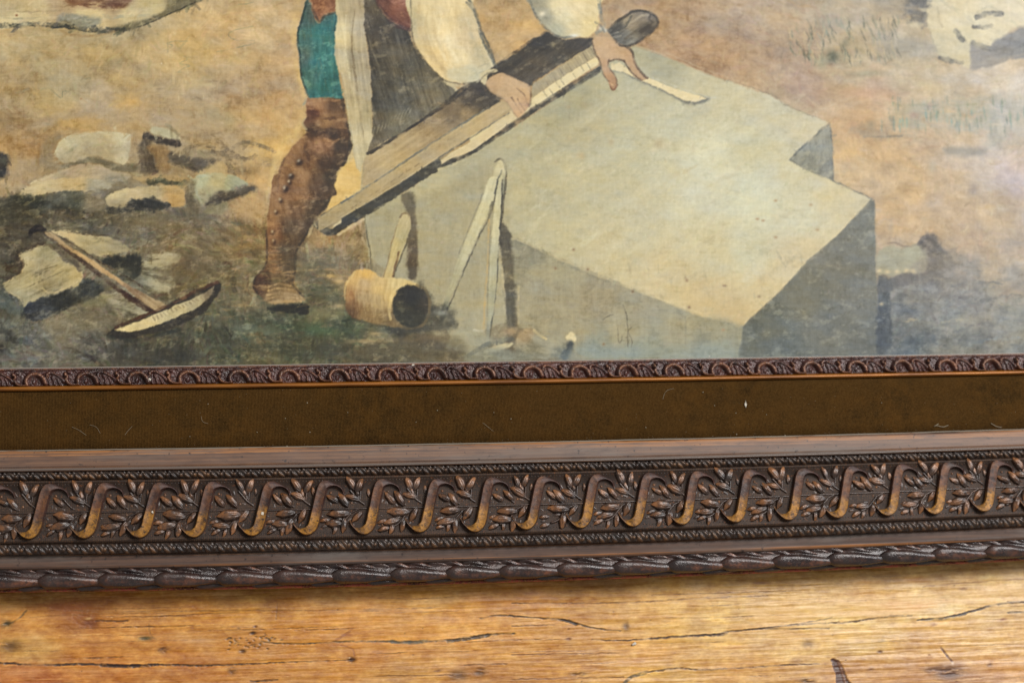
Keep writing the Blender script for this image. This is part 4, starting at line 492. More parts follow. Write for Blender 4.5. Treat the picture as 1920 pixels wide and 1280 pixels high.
    P.poly('E', [(60, 500), (110, 470), (170, 460), (190, 480), (130, 500), (110, 570), (80, 560)], (204, 184, 136), soft=1.6); P.poly('E', [(110, 560), (140, 520), (210, 490), (280, 510), (360, 550), (400, 575), (412, 640), (405, 690), (390, 720), (360, 760), (320, 785), (290, 740), (250, 680), (190, 645), (140, 610)], 0, ctrl=[(180, 560, (190, 152, 108)), (280, 560, (198, 160, 114)), (360, 600, (200, 162, 116)), (220, 620, (186, 152, 110)), (300, 680, (204, 164, 116)), (360, 700, (196, 154, 110)), (330, 750, (204, 162, 116))], soft=1.4, rough=.8, tex=(4, .5, 16, 5))
    for q, w, c in (([(320, 590), (360, 630), (385, 680), (400, 715)], 3, (104, 76, 58)), ([(280, 650), (310, 700), (345, 750)], 3, (112, 84, 62)), ([(250, 680), (290, 740), (320, 785)], 3, (118, 92, 68)), ([(320, 660), (350, 710), (370, 740)], 2.4, (116, 86, 64)), ([(400, 570), (412, 640), (405, 700)], 4, (72, 58, 50)), ([(110, 570), (150, 615), (240, 670)], 3, (150, 124, 92)), ([(170, 450), (260, 500), (360, 545), (410, 570)], 4, (72, 60, 54)), ([(60, 540), (110, 500), (180, 465)], 3, (112, 98, 74)), ([(80, 560), (110, 600)], 4, (120, 92, 66))): P.stroke('E', q, w, c, op=.7)
    P.poly('E', [(-140, 470), (0, 440), (60, 460), (70, 520), (30, 560), (-60, 550), (-140, 530)], (202, 190, 152), soft=4, op=.7); P.stroke('E', [(-20, 20), (30, 80), (80, 200), (140, 330), (180, 450)], 4.5, (92, 92, 84), op=.8, dry=.2); P.stroke('E', [(-40, 560), (60, 555), (110, 590)], 5, (80, 72, 60), op=.7)
    # --- right: distant white cottage with shade, tussocks
    P.poly('G', [(1340, -80), (2200, -80), (2200, 180), (1900, 160), (1820, 195), (1740, 290), (1640, 330), (1600, 410), (1540, 385), (1420, 350), (1375, 280), (1360, 200), (1335, 130)], 0, ctrl=[(1420, 60, (212, 192, 150)), (1500, 120, (220, 200, 158)), (1640, 60, (222, 202, 160)), (1850, 60, (226, 206, 166)), (1560, 200, (214, 196, 154)), (1480, 280, (208, 190, 150)), (1680, 210, (222, 204, 164)), (1560, 340, (208, 190, 150)), (1420, 320, (200, 184, 146))], soft=2, rough=1.8, tex=(5, .4, 40, 7))
    P.scumble('G', (1380, -20, 1900, 300), 60, 34, 7, .9, [(232, 214, 172), (196, 182, 146), (214, 194, 150), (180, 170, 142)], .45, var=.5, jit=5)
    P.poly('G', [(1600, 270), (1700, 300), (1760, 240), (1850, 190), (1930, 160), (2200, 160), (2200, 360), (1900, 350), (1780, 380), (1680, 410), (1610, 425), (1600, 350)], 0, ctrl=[(1660, 330, (146, 138, 132)), (1800, 260, (138, 132, 128)), (1900, 280, (140, 136, 134)), (1700, 390, (160, 148, 136))], soft=3, rough=2, tex=(5, -.3, 30, 7))
    for q, w, c, o in (([(1640, 105), (1700, 85), (1780, 82)], 10, (108, 104, 100), .85), ([(1620, 162), (1680, 165), (1720, 155)], 8, (104, 98, 94), .9), ([(1515, 190), (1535, 225), (1555, 245)], 10, (110, 106, 100), .8), ([(1610, 255), (1680, 285), (1750, 300)], 9, (110, 108, 108), .8), ([(1410, 345), (1450, 360), (1545, 380)], 9, (108, 104, 100), .85), ([(1340, 130), (1370, 230), (1390, 300)], 3, (160, 148, 124), .6), ([(1400, 40), (1410, 110), (1430, 160)], 4, (180, 162, 128), .6), ([(1640, 80), (1700, 40), (1760, 60)], 4, (180, 168, 140), .5), ([(1780, 370), (1860, 340), (1940, 330)], 5, (170, 152, 132), .6), ([(1580, 0), (1575, 40)], 3, (178, 168, 142), .6)): P.stroke('G', q, w, c, op=o, dry=.2, rough=1.2)
    P.poly('G', [(1235, -40), (1350, -40), (1345, 60), (1320, 130), (1240, 150), (1215, 90)], (104, 100, 98), soft=6, rough=7, op=.9, brk=.25, tex=(10, 1.5, 20, 6)); P.blob('G', 1260, 150, 16, 6, (216, 194, 150), .8); P.blob('G', 1090, 20, 22, 5, (210, 182, 140), .7, brk=.4); P.poly('G', [(1000, -20), (1200, -20), (1200, 100), (1160, 130), (1060, 60)], (158, 142, 118), soft=8, op=.6, brk=.4)
    P.poly('G', [(1040, 260), (1200, 230), (1340, 250), (1400, 300), (1240, 310), (1100, 320)], (152, 142, 126), soft=7, op=.6, brk=.4)
    for k in range(110):
        x = rng.uniform(500, 1160); y = rng.uniform(90, 330); P.stroke('G', [(x, y), (x + rng.uniform(-4, 22), y + 36), (x + rng.uniform(0, 40), y + 74)], 4.5, [(118, 116, 92), (200, 172, 126), (142, 142, 116), (98, 98, 80)][k % 4], op=.62, taper=(.2, .4), dry=.3)
    P.blob('G', 770, 340, 14, 12, (96, 98, 80), .9); P.blob('G', 700, 380, 12, 14, (156, 156, 122), .6); P.blob('G', 850, 260, 8, 12, (118, 112, 90), .7, .5); P.blob('G', 900, 420, 44, 6, (206, 172, 126), .7, brk=.3); P.blob('G', 1000, 440, 30, 6, (160, 152, 122), .6); P.blob('G', 960, 560, 44, 12, (198, 152, 128), .5)
    P.poly('G', [(1110, 640), (1300, 620), (1600, 600), (1750, 590), (2200, 580), (2200, 860), (1900, 880), (1700, 880), (1700, 800), (1500, 780), (1350, 760), (1260, 800), (1100, 820), (950, 820), (900, 760), (1100, 720)], 0, ctrl=[(1150, 680, (170, 156, 120)), (1300, 700, (158, 160, 142)), (1500, 700, (168, 164, 144)), (1700, 720, (164, 164, 150)), (1850, 720, (178, 170, 156)), (1100, 790, (152, 134, 110)), (1720, 840, (170, 168, 152)), (1880, 840, (180, 172, 160))], soft=10, rough=7, op=.6, brk=.35, tex=(9, 1.45, 24, 6))
    for k in range(90):
        x = rng.uniform(1060, 1930); y = rng.uniform(570, 745); P.stroke('G', [(x, y), (x + 6, y + rng.uniform(30, 90))], 4.5, [(124, 160, 148), (166, 168, 140), (128, 138, 108), (176, 166, 146), (116, 130, 118)][k % 5], op=.6, dry=.4, taper=(.3, .2))
    P.stroke('G', [(1140, 620), (1200, 635), (1290, 628), (1400, 638), (1680, 622)], 4, (136, 132, 92), op=.35, dry=.6); P.blob('G', 1260, 690, 8, 7, (160, 110, 100), .4); P.blob('G', 1350, 640, 7, 6, (150, 112, 104), .35); P.blob('G', 1000, 745, 6, 8, (140, 122, 96), .7); P.blob('G', 1130, 720, 5, 10, (126, 120, 106), .7); P.blob('G', 900, 745, 10, 6, (196, 148, 106), .7)
    P.stroke('G', [(960, 820), (1080, 822), (1190, 815)], 4, (140, 126, 104), op=.7); P.poly('G', [(1450, 880), (1600, 890), (1700, 900), (1640, 935), (1500, 940), (1440, 910)], (152, 142, 128), soft=5, op=.8, brk=.2); P.blob('G', 1370, 1000, 8, 12, (176, 164, 142), .6); P.blob('G', 1620, 1130, 8, 10, (150, 130, 120), .7)
    # grey stone and shaded ground, lower right
    P.poly('H', [(1040, 500), (1100, 455), (1200, 460), (1290, 440), (1340, 480), (1345, 560), (1320, 610), (1200, 620), (1060, 620), (1035, 560)], 0, ctrl=[(1120, 500, (168, 158, 126)), (1250, 510, (170, 162, 130)), (1150, 570, (158, 150, 122)), (1300, 580, (148, 136, 116))], soft=2.6, rough=1.8, tex=(6, 0, 24, 7)); P.stroke('H', [(1070, 445), (1140, 430), (1200, 455), (1290, 445)], 4, (140, 116, 92), op=.7)
    P.poly('H', [(1285, 430), (1330, 380), (1400, 390), (1430, 460), (1500, 540), (1490, 640), (1340, 640), (1350, 560), (1330, 490), (1290, 455)], 0, ctrl=[(1340, 410, (112, 102, 98)), (1410, 450, (116, 108, 104)), (1380, 560, (128, 118, 110)), (1460, 600, (136, 126, 116))], soft=4, rough=2.5, op=.9, tex=(7, .6, 24, 6)); P.stroke('H', [(1290, 440), (1330, 400), (1400, 450)], 8, (98, 90, 90), op=.8, dry=.2)
    for x in (1050, 1100, 1160, 1215, 1255): P.blob('H', x, 600 + (x % 3) * 3, 5, 4, (224, 196, 146), .8)
    P.poly('H', [(1045, 630), (1110, 640), (1200, 620), (1280, 625), (1250, 680), (1120, 720), (1130, 1000), (1100, 1090), (1040, 1090), (1040, 800)], 0, ctrl=[(1080, 680, (104, 104, 106)), (1070, 860, (80, 86, 94)), (1090, 1040, (82, 90, 100)), (1200, 650, (120, 112, 108)), (1100, 780, (96, 100, 102))], soft=3, rough=2, tex=(6, 1.5, 24, 6)); P.blob('H', 1065, 800, 4, 3, (196, 170, 122), .8); P.blob('H', 1180, 750, 10, 12, (104, 106, 108), .8)
    for q, w, c in (([(1620, 785), (1720, 765), (1900, 745)], 9, (110, 110, 112)), ([(1420, 905), (1500, 895), (1600, 890)], 6, (186, 168, 128)), ([(1210, 895), (1290, 890)], 5, (168, 152, 120)), ([(1740, 800), (1840, 815)], 5, (184, 166, 126)), ([(1380, 980), (1390, 1080)], 12, (96, 104, 110)), ([(1480, 1030), (1600, 1040), (1700, 1000)], 12, (104, 112, 118)), ([(1700, 1010), (1900, 1000)], 10, (140, 150, 154)), ([(1500, 690), (1620, 670), (1800, 680)], 9, (124, 122, 120)), ([(1200, 800), (1340, 820), (1460, 800)], 14, (138, 132, 120)), ([(1160, 960), (1280, 990), (1360, 960)], 12, (108, 112, 114))): P.stroke('H', q, w, c, op=.7, dry=.35, rough=2.4, taper=(.3, .3))
    for x, y, rx, ry, c in ((1610, 120, 12, 10, (160, 142, 132)), (1765, 225, 18, 9, (204, 188, 164)), (1850, 430, 34, 10, (158, 144, 136)), (1650, 330, 12, 10, (170, 150, 134)), (1890, 70, 16, 10, (182, 168, 172)), (1120, 330, 6, 12, (170, 148, 122)), (1540, 600, 12, 10, (184, 158, 132)), (1370, 190, 14, 10, (180, 156, 134)), (1400, 660, 60, 12, (124, 118, 114)), (1600, 560, 40, 10, (152, 140, 126))): P.blob('H', x, y, rx, ry, c, .65, brk=.5)
    P.dabs(17000, 6, 3.2, .45, 6., 62)
    # weave and grain of the canvas, a little overall abrasion
    im, uu, vv = P.sub(-170, -140, 2110, 730)
    wv_ = np.sin(uu * 2 * np.pi / 3.7 + .6 * noise(uu, vv, 0, 40, 40, 21)) + np.sin(vv * 2 * np.pi / 3.9 + .6 * noise(uu, vv, 0, 40, 40, 22))
    # dry-brush mottling: the ground tone breaks through, more so in the dark passages
    lum = im.mean(-1)
    brk = np.clip(noise(uu, vv, -.3, 24, 12, 31) * .8 + noise(uu, vv, .3, 9, 7, 32) * .6 - .55, 0, 1.5)
    im += (brk * np.clip((150 - lum) / 60, .12, 1) * 17)[..., None] * np.array((1.1, 1., .72), np.float32)
    brk = np.clip(noise(uu, vv, .2, 30, 12, 33) * .8 + noise(uu, vv, 0, 8, 8, 34) * .6 - .6, 0, 1.5)
    im -= (brk * 5.5)[..., None] * np.array((1., 1., 1.05), np.float32)
    hue = noise(uu, vv, .1, 46, 22, 35)
    im += hue[..., None] * np.array((1.6, 0, -3.2), np.float32)
    im += (wv_ * .8 + noise(uu, vv, 0, 5, 5, 23) * 1.5 + noise(uu, vv, 1.57, 26, 4, 24) * 1.2 + noise(uu, vv, 0, 26, 4, 25) * 1.2)[..., None]
    lum = im.mean(-1); im -= (np.clip((138 - lum) / 70, 0, 1) * 27)[..., None] * np.array((1., 1., 1.02), np.float32)      # dark passages stay deep under the varnish
    g = im.mean(-1, keepdims=True)
    im[:] = g + (im - g) * (.90 - .16 * np.clip((uu - 1100) / 900, 0, 1))[..., None] + np.array((-1, 1, 0), np.float32)  # right side less saturated: window haze on the varnish put into the paint
    bl = im.copy()
    for ax in (0, 1): bl = (bl + np.roll(bl, 1, ax) + np.roll(bl, -1, ax) + np.roll(bl, 2, ax) + np.roll(bl, -2, ax)) / 5
    im += .5 * (im - bl)
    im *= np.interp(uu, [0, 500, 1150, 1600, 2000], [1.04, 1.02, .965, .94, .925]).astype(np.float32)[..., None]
    return P

GAIN_PIC, GAIN_TAB = 0.99, 1.12
# ---------------------------------------------------------------- helpers
COL = scene.collection
def lin(c):
    return tuple(((x / 255) / 12.92 if x <= 10.3 else ((x / 255 + .055) / 1.055) ** 2.4) for x in c) + (1.,)
def slin(a):
    a = np.clip(a / 255., 0, 1); return np.where(a <= .04045, a / 12.92, ((a + .055) / 1.055) ** 2.4)
def link(name, me, mat=None, parent=None, label=None, cat=None, kind=None, group=None, loc=None):
    o = bpy.data.objects.new(name, me); COL.objects.link(o)
    if mat and not me.materials: me.materials.append(mat)
    if parent: o.parent = parent
    if loc is not None: o.location = loc
    for k, v in (('label', label), ('category', cat), ('kind', kind), ('group', group)):
        if v: o[k] = v
    return o
def mesh(name, V, Fc, smooth=True, wear=None):
    me = bpy.data.meshes.new(name); V = np.asarray(V, np.float32); Fc = np.asarray(Fc, np.int32)
    n, k = Fc.shape
    me.vertices.add(len(V)); me.vertices.foreach_set('co', V.ravel())
    me.loops.add(n * k); me.loops.foreach_set('vertex_index', Fc.ravel())
    me.polygons.add(n); me.polygons.foreach_set('loop_start', np.arange(0, n * k, k, dtype=np.int32))
    if wear is not None:
        at = me.attributes.new('wear', 'FLOAT', 'POINT'); at.data.foreach_set('value', np.asarray(wear, np.float32).ravel())
    me.update(calc_edges=True); me.validate()
    me.polygons.foreach_set('use_smooth', np.full(len(me.polygons), smooth)); return me
def grid_faces(nr, nc, flip=False):
    i = np.arange(nr - 1)[:, None] * nc + np.arange(nc - 1)[None, :]; i = i.ravel()
    f = np.stack([i, i + 1, i + nc + 1, i + nc], -1)
    return f[:, ::-1] if flip else f
class MB:
    def __init__(s): s.v = []; s.f = []; s.w = []; s.n = 0
    def add(s, V, Fc, w=None):
        V = np.asarray(V, float).reshape(-1, 3); s.v.append(V); s.f.append(np.asarray(Fc) + s.n); s.n += len(V)
        s.w.append(np.zeros(len(V)) if w is None else np.asarray(w, float).ravel())
    def tube(s, pts, r, n=6, w=.5, squash=1.):
        p = np.asarray(pts, float); r = np.broadcast_to(r, (len(p),)); t = np.gradient(p, axis=0); t /= np.linalg.norm(t, axis=1)[:, None] + 1e-12
        up = np.array([0, 0, 1.]); a = np.cross(up, t); a /= np.linalg.norm(a, axis=1)[:, None] + 1e-9; b = np.cross(t, a)
        th = np.arange(n) * 2 * math.pi / n
        V = p[:, None] + r[:, None, None] * (np.cos(th)[None, :, None] * a[:, None] + squash * np.sin(th)[None, :, None] * b[:, None])
        i = np.arange(len(p) - 1)[:, None] * n; j = np.arange(n)[None, :]; k = (j + 1) % n
        s.add(V, np.stack([i + j, i + k, i + n + k, i + n + j], -1).reshape(-1, 4), np.full(len(p) * n, w))
    def ball(s, c, r, n=8, w=.7):
        th = np.linspace(0, math.pi * .5, 5); ph = np.arange(n) * 2 * math.pi / n
        V = np.array([[c[0] + r * math.sin(a) * math.cos(b), c[1] + r * math.sin(a) * math.sin(b), c[2] + r * math.cos(a)] for a in th[::-1] for b in ph])
        i = np.arange(4)[:, None] * n; j = np.arange(n)[None, :]; k = (j + 1) % n
        s.add(V, np.stack([i + j, i + k, i + n + k, i + n + j], -1).reshape(-1, 4), np.full(len(V), w))
    def mesh(s, name): return mesh(name, np.vstack(s.v), np.vstack(s.f), True, np.concatenate(s.w))
# ---------------------------------------------------------------- materials
class NT:
    def __init__(s, name):
        s.m = bpy.data.materials.new(name); s.m.use_nodes = True; s.t = s.m.node_tree; s.b = s.t.nodes['Principled BSDF']
    def n(s, ty, **kw):
        nd = s.t.nodes.new(ty)
        for k, v in kw.items():
            if k in nd.inputs: nd.inputs[k].default_value = v
            else: setattr(nd, k, v)
        return nd
    def l(s, a, b): s.t.links.new(a, b)
    def coord(s, scale=(1, 1, 1), kind='Object'):
        tc = s.n('ShaderNodeTexCoord'); mp = s.n('ShaderNodeMapping'); mp.inputs['Scale'].default_value = scale; s.l(tc.outputs[kind], mp.inputs['Vector']); return mp.outputs[0]
    def wcoord(s, scale=(1, 1, 1)):
        g = s.n('ShaderNodeNewGeometry'); mp = s.n('ShaderNodeMapping'); mp.inputs['Scale'].default_value = scale; s.l(g.outputs['Position'], mp.inputs['Vector']); return mp.outputs[0]
    def noise(s, vec, scale, detail=5, rough=.6):
        nd = s.n('ShaderNodeTexNoise', Scale=scale, Detail=detail, Roughness=rough); s.l(vec, nd.inputs['Vector']); return nd.outputs['Fac']
    def ramp(s, fac, stops, interp='LINEAR'):
        r = s.n('ShaderNodeValToRGB'); r.color_ramp.interpolation = interp; e = r.color_ramp.elements
        while len(e) < len(stops): e.new(.5)
        for k, (p, c) in enumerate(stops): e[k].position = p; e[k].color = c if len(c) == 4 else lin(c)
        s.l(fac, r.inputs[0]); return r.outputs[0]
    def mix(s, fac, a, b, blend='MIX'):
        m = s.n('ShaderNodeMix', data_type='RGBA', blend_type=blend)
        for i, x in ((0, fac), (6, a), (7, b)):
            if isinstance(x, (int, float)): m.inputs[i].default_value = x
            elif isinstance(x, tuple): m.inputs[i].default_value = x if len(x) == 4 else lin(x)
            else: s.l(x, m.inputs[i])
        return m.outputs[2]
    def math(s, op, a, b=0., clamp=False):
        m = s.n('ShaderNodeMath', operation=op, use_clamp=clamp)
        for i, x in ((0, a), (1, b)):
            if isinstance(x, (int, float)): m.inputs[i].default_value = x
            else: s.l(x, m.inputs[i])
        return m.outputs[0]
    def bump(s, h, strength, dist):
        b = s.n('ShaderNodeBump', Strength=strength, Distance=dist); s.l(h, b.inputs['Height']); s.l(b.outputs[0], s.b.inputs['Normal'])
    def set(s, **kw):
        for k, v in kw.items():
            i = s.b.inputs[k.replace('_', ' ')]
            if isinstance(v, (int, float, tuple)): i.default_value = v
            else: s.l(v, i)
        return s.m
W0 = (0, 0, 0, 1); W1 = (1, 1, 1, 1)
def bronze(name, dark, mid, gold, lo=.35, hi=.75, rough=.42, scroll=False, amount=1., bumpd=.0006):
    """aged bronzed gilding: dark patina in the hollows of the carving (attribute wear), rubbed to gold on the high points"""
    t = NT(name); at = t.n('ShaderNodeAttribute', attribute_name='wear'); wc = t.wcoord()
    n1 = t.noise(wc, 260, 6, .65); n2 = t.noise(wc, 60, 4); n3 = t.noise(wc, 900, 3)
    f = t.math('ADD', at.outputs['Fac'], t.math('MULTIPLY', t.math('SUBTRACT', n1, .5), .9)); f = t.math('ADD', f, t.math('MULTIPLY', t.math('SUBTRACT', n2, .5), .7))
    base = t.mix(t.ramp(n2, [(.35, W0), (.65, W1)]), dark, mid)
    c = t.mix(t.math('MULTIPLY', t.ramp(f, [(lo, W0), (hi, W1)]), amount), base, gold)
    if scroll:       # the foot of each scroll keeps its bright leaf, its head is patinated
        sp = t.n('ShaderNodeSeparateXYZ'); t.l(t.coord(), sp.inputs[0]); oi = t.n('ShaderNodeObjectInfo')
        y = t.math('ADD', t.math('MULTIPLY', sp.outputs[1], -130.), t.math('MULTIPLY', t.math('SUBTRACT', n1, .5), .9)); y = t.math('ADD', y, t.math('MULTIPLY', t.math('SUBTRACT', oi.outputs['Random'], .5), 1.1))
        g = t.math('MULTIPLY', t.ramp(y, [(.12, W0), (.85, W1)]), t.ramp(n3, [(.25, (.45, .45, .45, 1)), (.6, W1)]))
        g = t.math('MULTIPLY', g, t.ramp(at.outputs['Fac'], [(.05, W0), (.30, W1)])); g = t.math('MULTIPLY', g, t.ramp(t.noise(wc, 190, 5, .7), [(.34, (.25, .25, .25, 1)), (.58, W1)])); c = t.mix(g, c, (176, 122, 44))
    c = t.mix(t.ramp(t.noise(wc, 420, 4, .7), [(.50, W0), (.68, W1)]), c, (46, 36, 34)); c = t.mix(t.ramp(t.noise(wc, 1500, 3, .7), [(.62, W0), (.74, (.6, .6, .6, 1))]), c, (168, 140, 112))
    c = t.mix(t.ramp(t.noise(wc, 150, 5, .7), [(.45, W0), (.75, (.25, .25, .25, 1))]), c, (104, 92, 82))
    t.bump(t.math('ADD', n1, t.math('MULTIPLY', n3, .6)), 1., bumpd)
    r = t.math('ADD', t.math('MULTIPLY', n2, .3), rough - .15)
    return t.set(Base_Color=c, Roughness=r, Metallic=.15, Specular_IOR_Level=.34 if scroll else .75)
M_scroll = bronze('bronzed_scroll', (54, 35, 31), (78, 48, 39), (122, 78, 46), .55, 1.1, .48, True, bumpd=.00012)
M_leaf = bronze('bronzed_leaf', (40, 27, 21), (72, 46, 30), (156, 102, 58), .46, 1.0, .36, bumpd=.0002)
M_rope = bronze('bronzed_rope', (46, 36, 32), (66, 50, 40), (132, 92, 56), .66, 1.1, .34, bumpd=.00015)
M_laurel = bronze('dark_laurel', (40, 29, 29), (70, 43, 35), (142, 88, 60), .52, 1.0, .30, bumpd=.0004)
M_sight = bronze('red_bronze', (58, 30, 28), (90, 50, 42), (160, 104, 62), .75, 1.35, .30, amount=.5)
def m_frieze():
    t = NT('punched_ground'); wc = t.wcoord((1, 1, 1)); v = t.n('ShaderNodeTexVoronoi', Scale=780.); v.inputs['Randomness'].default_value = .35; t.l(wc, v.inputs['Vector'])
    n = t.noise(wc, 90, 5); n2 = t.noise(wc, 500, 4)
    c = t.mix(t.ramp(n, [(.3, W0), (.7, W1)]), (36, 27, 23), (62, 45, 35)); c = t.mix(t.ramp(v.outputs['Distance'], [(.0, W1), (.55, W0)]), c, (96, 70, 48)); c = t.mix(t.ramp(n2, [(.6, W0), (.7, W1)]), c, (112, 68, 40))
    t.bump(v.outputs['Distance'], -.9, .0006); return t.set(Base_Color=c, Roughness=.62, Specular_IOR_Level=.3)
M_frieze = m_frieze()
def m_flat(name, c0, c1, line, rough=.36):
    t = NT(name); w1 = t.wcoord((3, 700, 700)); w2 = t.wcoord((9, 60, 60)); wc = t.wcoord()
    n1 = t.noise(w1, 1, 6, .6); n2 = t.noise(w2, 1, 5); n3 = t.noise(wc, 300, 5)
    c = t.mix(t.ramp(n1, [(.35, W0), (.65, W1)]), c0, c1); at = t.n('ShaderNodeAttribute', attribute_name='wear')
    f = t.math('ADD', at.outputs['Fac'], t.math('MULTIPLY', t.math('SUBTRACT', n1, .5), 1.3)); c = t.mix(t.ramp(f, [(.45, W0), (.8, W1)]), c, line)
    c = t.mix(t.ramp(n2, [(.47, W0), (.66, (.6, .6, .6, 1))]), c, (112, 106, 100)); c = t.mix(t.ramp(t.noise(t.wcoord((40, 260, 200)), 1, 5, .7), [(.5, W0), (.7, (.7, .7, .7, 1))]), c, (66, 50, 44)); c = t.mix(t.ramp(n3, [(.62, W0), (.70, W1)]), c, (52, 40, 36))
    t.bump(n1, .25, .0003); return t.set(Base_Color=c, Roughness=t.math('ADD', rough + .02, t.math('MULTIPLY', n2, .25)), Specular_IOR_Level=.42)
M_flat_in = m_flat('worn_step', (92, 66, 52), (124, 90, 66), (166, 108, 54)); M_flat_out = m_flat('worn_outer_step', (74, 56, 48), (106, 78, 62), (152, 96, 46))
def m_fillet():
    t = NT('gilt_fillet'); n = t.noise(t.wcoord((20, 300, 300)), 1, 5); return t.set(Base_Color=t.ramp(n, [(.3, (96, 54, 16)), (.55, (150, 92, 30)), (.8, (172, 112, 46))]), Roughness=.35, Metallic=.3)
M_fillet = m_fillet()
def m_velvet():
    t = NT('olive_velvet'); wc = t.wcoord(); rib = t.n('ShaderNodeTexWave', Scale=330., Distortion=1.2); rib.bands_direction = 'X'; t.l(wc, rib.inputs['Vector'])
    n1 = t.noise(wc, 75, 7, .75); n2 = t.noise(wc, 900, 4, .75); n3 = t.noise(wc, 14, 3)
    c = t.mix(t.ramp(n1, [(.36, W0), (.64, W1)]), (36, 24, 8), (76, 49, 16)); c = t.mix(t.ramp(n3, [(.4, W0), (.7, W1)]), c, (62, 41, 15)); c = t.mix(t.ramp(n2, [(.35, W0), (.8, (.7, .7, .7, 1))]), c, (100, 72, 36))
    c = t.mix(t.math('MULTIPLY', rib.outputs['Fac'], .25), c, (42, 28, 10)); t.bump(t.math('ADD', n2, t.math('MULTIPLY', rib.outputs['Fac'], .5)), .8, .0005)
    return t.set(Base_Color=c, Roughness=.95, Specular_IOR_Level=.05, Sheen_Weight=.22, Sheen_Roughness=.4, Sheen_Tint=(.5, .42, .25, 1))
M_velvet = m_velvet()
def m_edge():
    t = NT('red_bole_edge'); n = t.noise(t.wcoord((70, 70, 70)), 1, 4, .7); n2 = t.noise(t.wcoord((900, 900, 900)), 1, 3)
    c = t.ramp(n, [(.32, (54, 26, 20)), (.44, (120, 48, 38)), (.56, (196, 92, 74)), (.68, (120, 52, 34))]); c = t.mix(t.ramp(n2, [(.52, W0), (.6, W1)]), c, (168, 120, 62)); return t.set(Base_Color=c, Roughness=.6)
M_edge = m_edge()
M_wood_back = NT('dark_back_wood').set(Base_Color=lin((46, 32, 22)), Roughness=.8)
M_white = NT('white_gesso').set(Base_Color=lin((205, 196, 180)), Roughness=.8)
M_lint = NT('lint_fibre').set(Base_Color=lin((146, 134, 112)), Roughness=.9)
def m_canvas():
    t = NT('varnished_oil_paint'); at = t.n('ShaderNodeAttribute', attribute_name='paint'); wc = t.wcoord(); n1 = t.noise(wc, 1500, 3); n2 = t.noise(t.wcoord((90, 240, 90)), 1, 5, .6); n3 = t.noise(wc, 9, 4)
    sx = t.n('ShaderNodeTexWave', Scale=390.); sx.bands_direction = 'X'; sy = t.n('ShaderNodeTexWave', Scale=390.); sy.bands_direction = 'Y'
    t.l(wc, sx.inputs['Vector']); t.l(wc, sy.inputs['Vector'])
    lm = t.n('ShaderNodeRGBToBW'); t.l(at.outputs['Color'], lm.inputs[0])
    h = t.math('ADD', t.math('MULTIPLY', lm.outputs[0], 2.4), t.math('ADD', t.math('MULTIPLY', t.math('ADD', sx.outputs['Fac'], sy.outputs['Fac']), .25), t.math('ADD', t.math('MULTIPLY', n1, .5), n2))); t.bump(h, .20, .0006)
    return t.set(Base_Color=at.outputs['Color'], Roughness=t.math('ADD', .42, t.math('MULTIPLY', n3, .16)), Specular_IOR_Level=.28)
M_canvas = m_canvas()
def m_table():
    t = NT('waxed_pine'); at = t.n('ShaderNodeAttribute', attribute_name='paint'); n = t.noise(t.wcoord((170, 520, 520)), 1, 7, .7); n2 = t.noise(t.wcoord((8, 22, 8)), 1, 5, .6)
    n4 = t.noise(t.wcoord((110, 1900, 900)), 1, 4, .7); n5 = t.noise(t.wcoord((380, 700, 400)), 1, 6, .75)
    c = t.mix(.30, at.outputs['Color'], t.ramp(n, [(.32, (84, 84, 84)), (.68, (168, 168, 168))]), 'SOFT_LIGHT'); c = t.mix(t.ramp(n4, [(.58, W0), (.68, (.3, .3, .3, 1))]), c, (116, 74, 38)); c = t.mix(.5, c, t.ramp(n5, [(.3, (84, 84, 84)), (.7, (172, 172, 172))]), 'SOFT_LIGHT'); t.bump(t.math('ADD', n, n4), .35, .0004)
    return t.set(Base_Color=c, Roughness=t.ramp(n2, [(.35, (.30, .30, .30, 1)), (.65, (.48, .48, .48, 1))]), Specular_IOR_Level=.5)
M_table = m_table()

# ---------------------------------------------------------------- canvas: a real sheet, its colours carried by the fine mesh
def coloured_sheet(name, xs, ys, zf, P, mat, gain, **kw):
    X, Y = np.meshgrid(xs, ys); Z = zf(X, Y) if callable(zf) else np.full_like(X, zf)
    u, v = proj(X, Y, zf if not callable(zf) else kw.pop('z0'))
    a = np.clip(u - P.u0, 0, P.w - 1.01); b = np.clip(v - P.v0, 0, P.h - 1.01); ia = a.astype(int); ib = b.astype(int); fa = (a - ia)[..., None]; fb = (b - ib)[..., None]; I = P.img
    c = (I[ib, ia] * (1 - fa) + I[ib, ia + 1] * fa) * (1 - fb) + (I[ib + 1, ia] * (1 - fa) + I[ib + 1, ia + 1] * fa) * fb
    c = slin(c) * gain
    me = mesh(name, np.stack([X, Y, Z], -1).reshape(-1, 3), grid_faces(len(ys), len(xs)))
    at = me.color_attributes.new('paint', 'FLOAT_COLOR', 'POINT'); at.data.foreach_set('color', np.concatenate([c, np.ones_like(c[..., :1])], -1).astype(np.float32).ravel())
    return link(name, me, mat, **kw)
PIC = paint_picture()
coloured_sheet('oil_painting', np.arange(-.372, .428, .00061), np.arange(-.0180, .272, .00061), 0., PIC, M_canvas, GAIN_PIC,
               label='old oil painting of a craftsman in boots and apron measuring a stone block', cat='painting')
del PIC

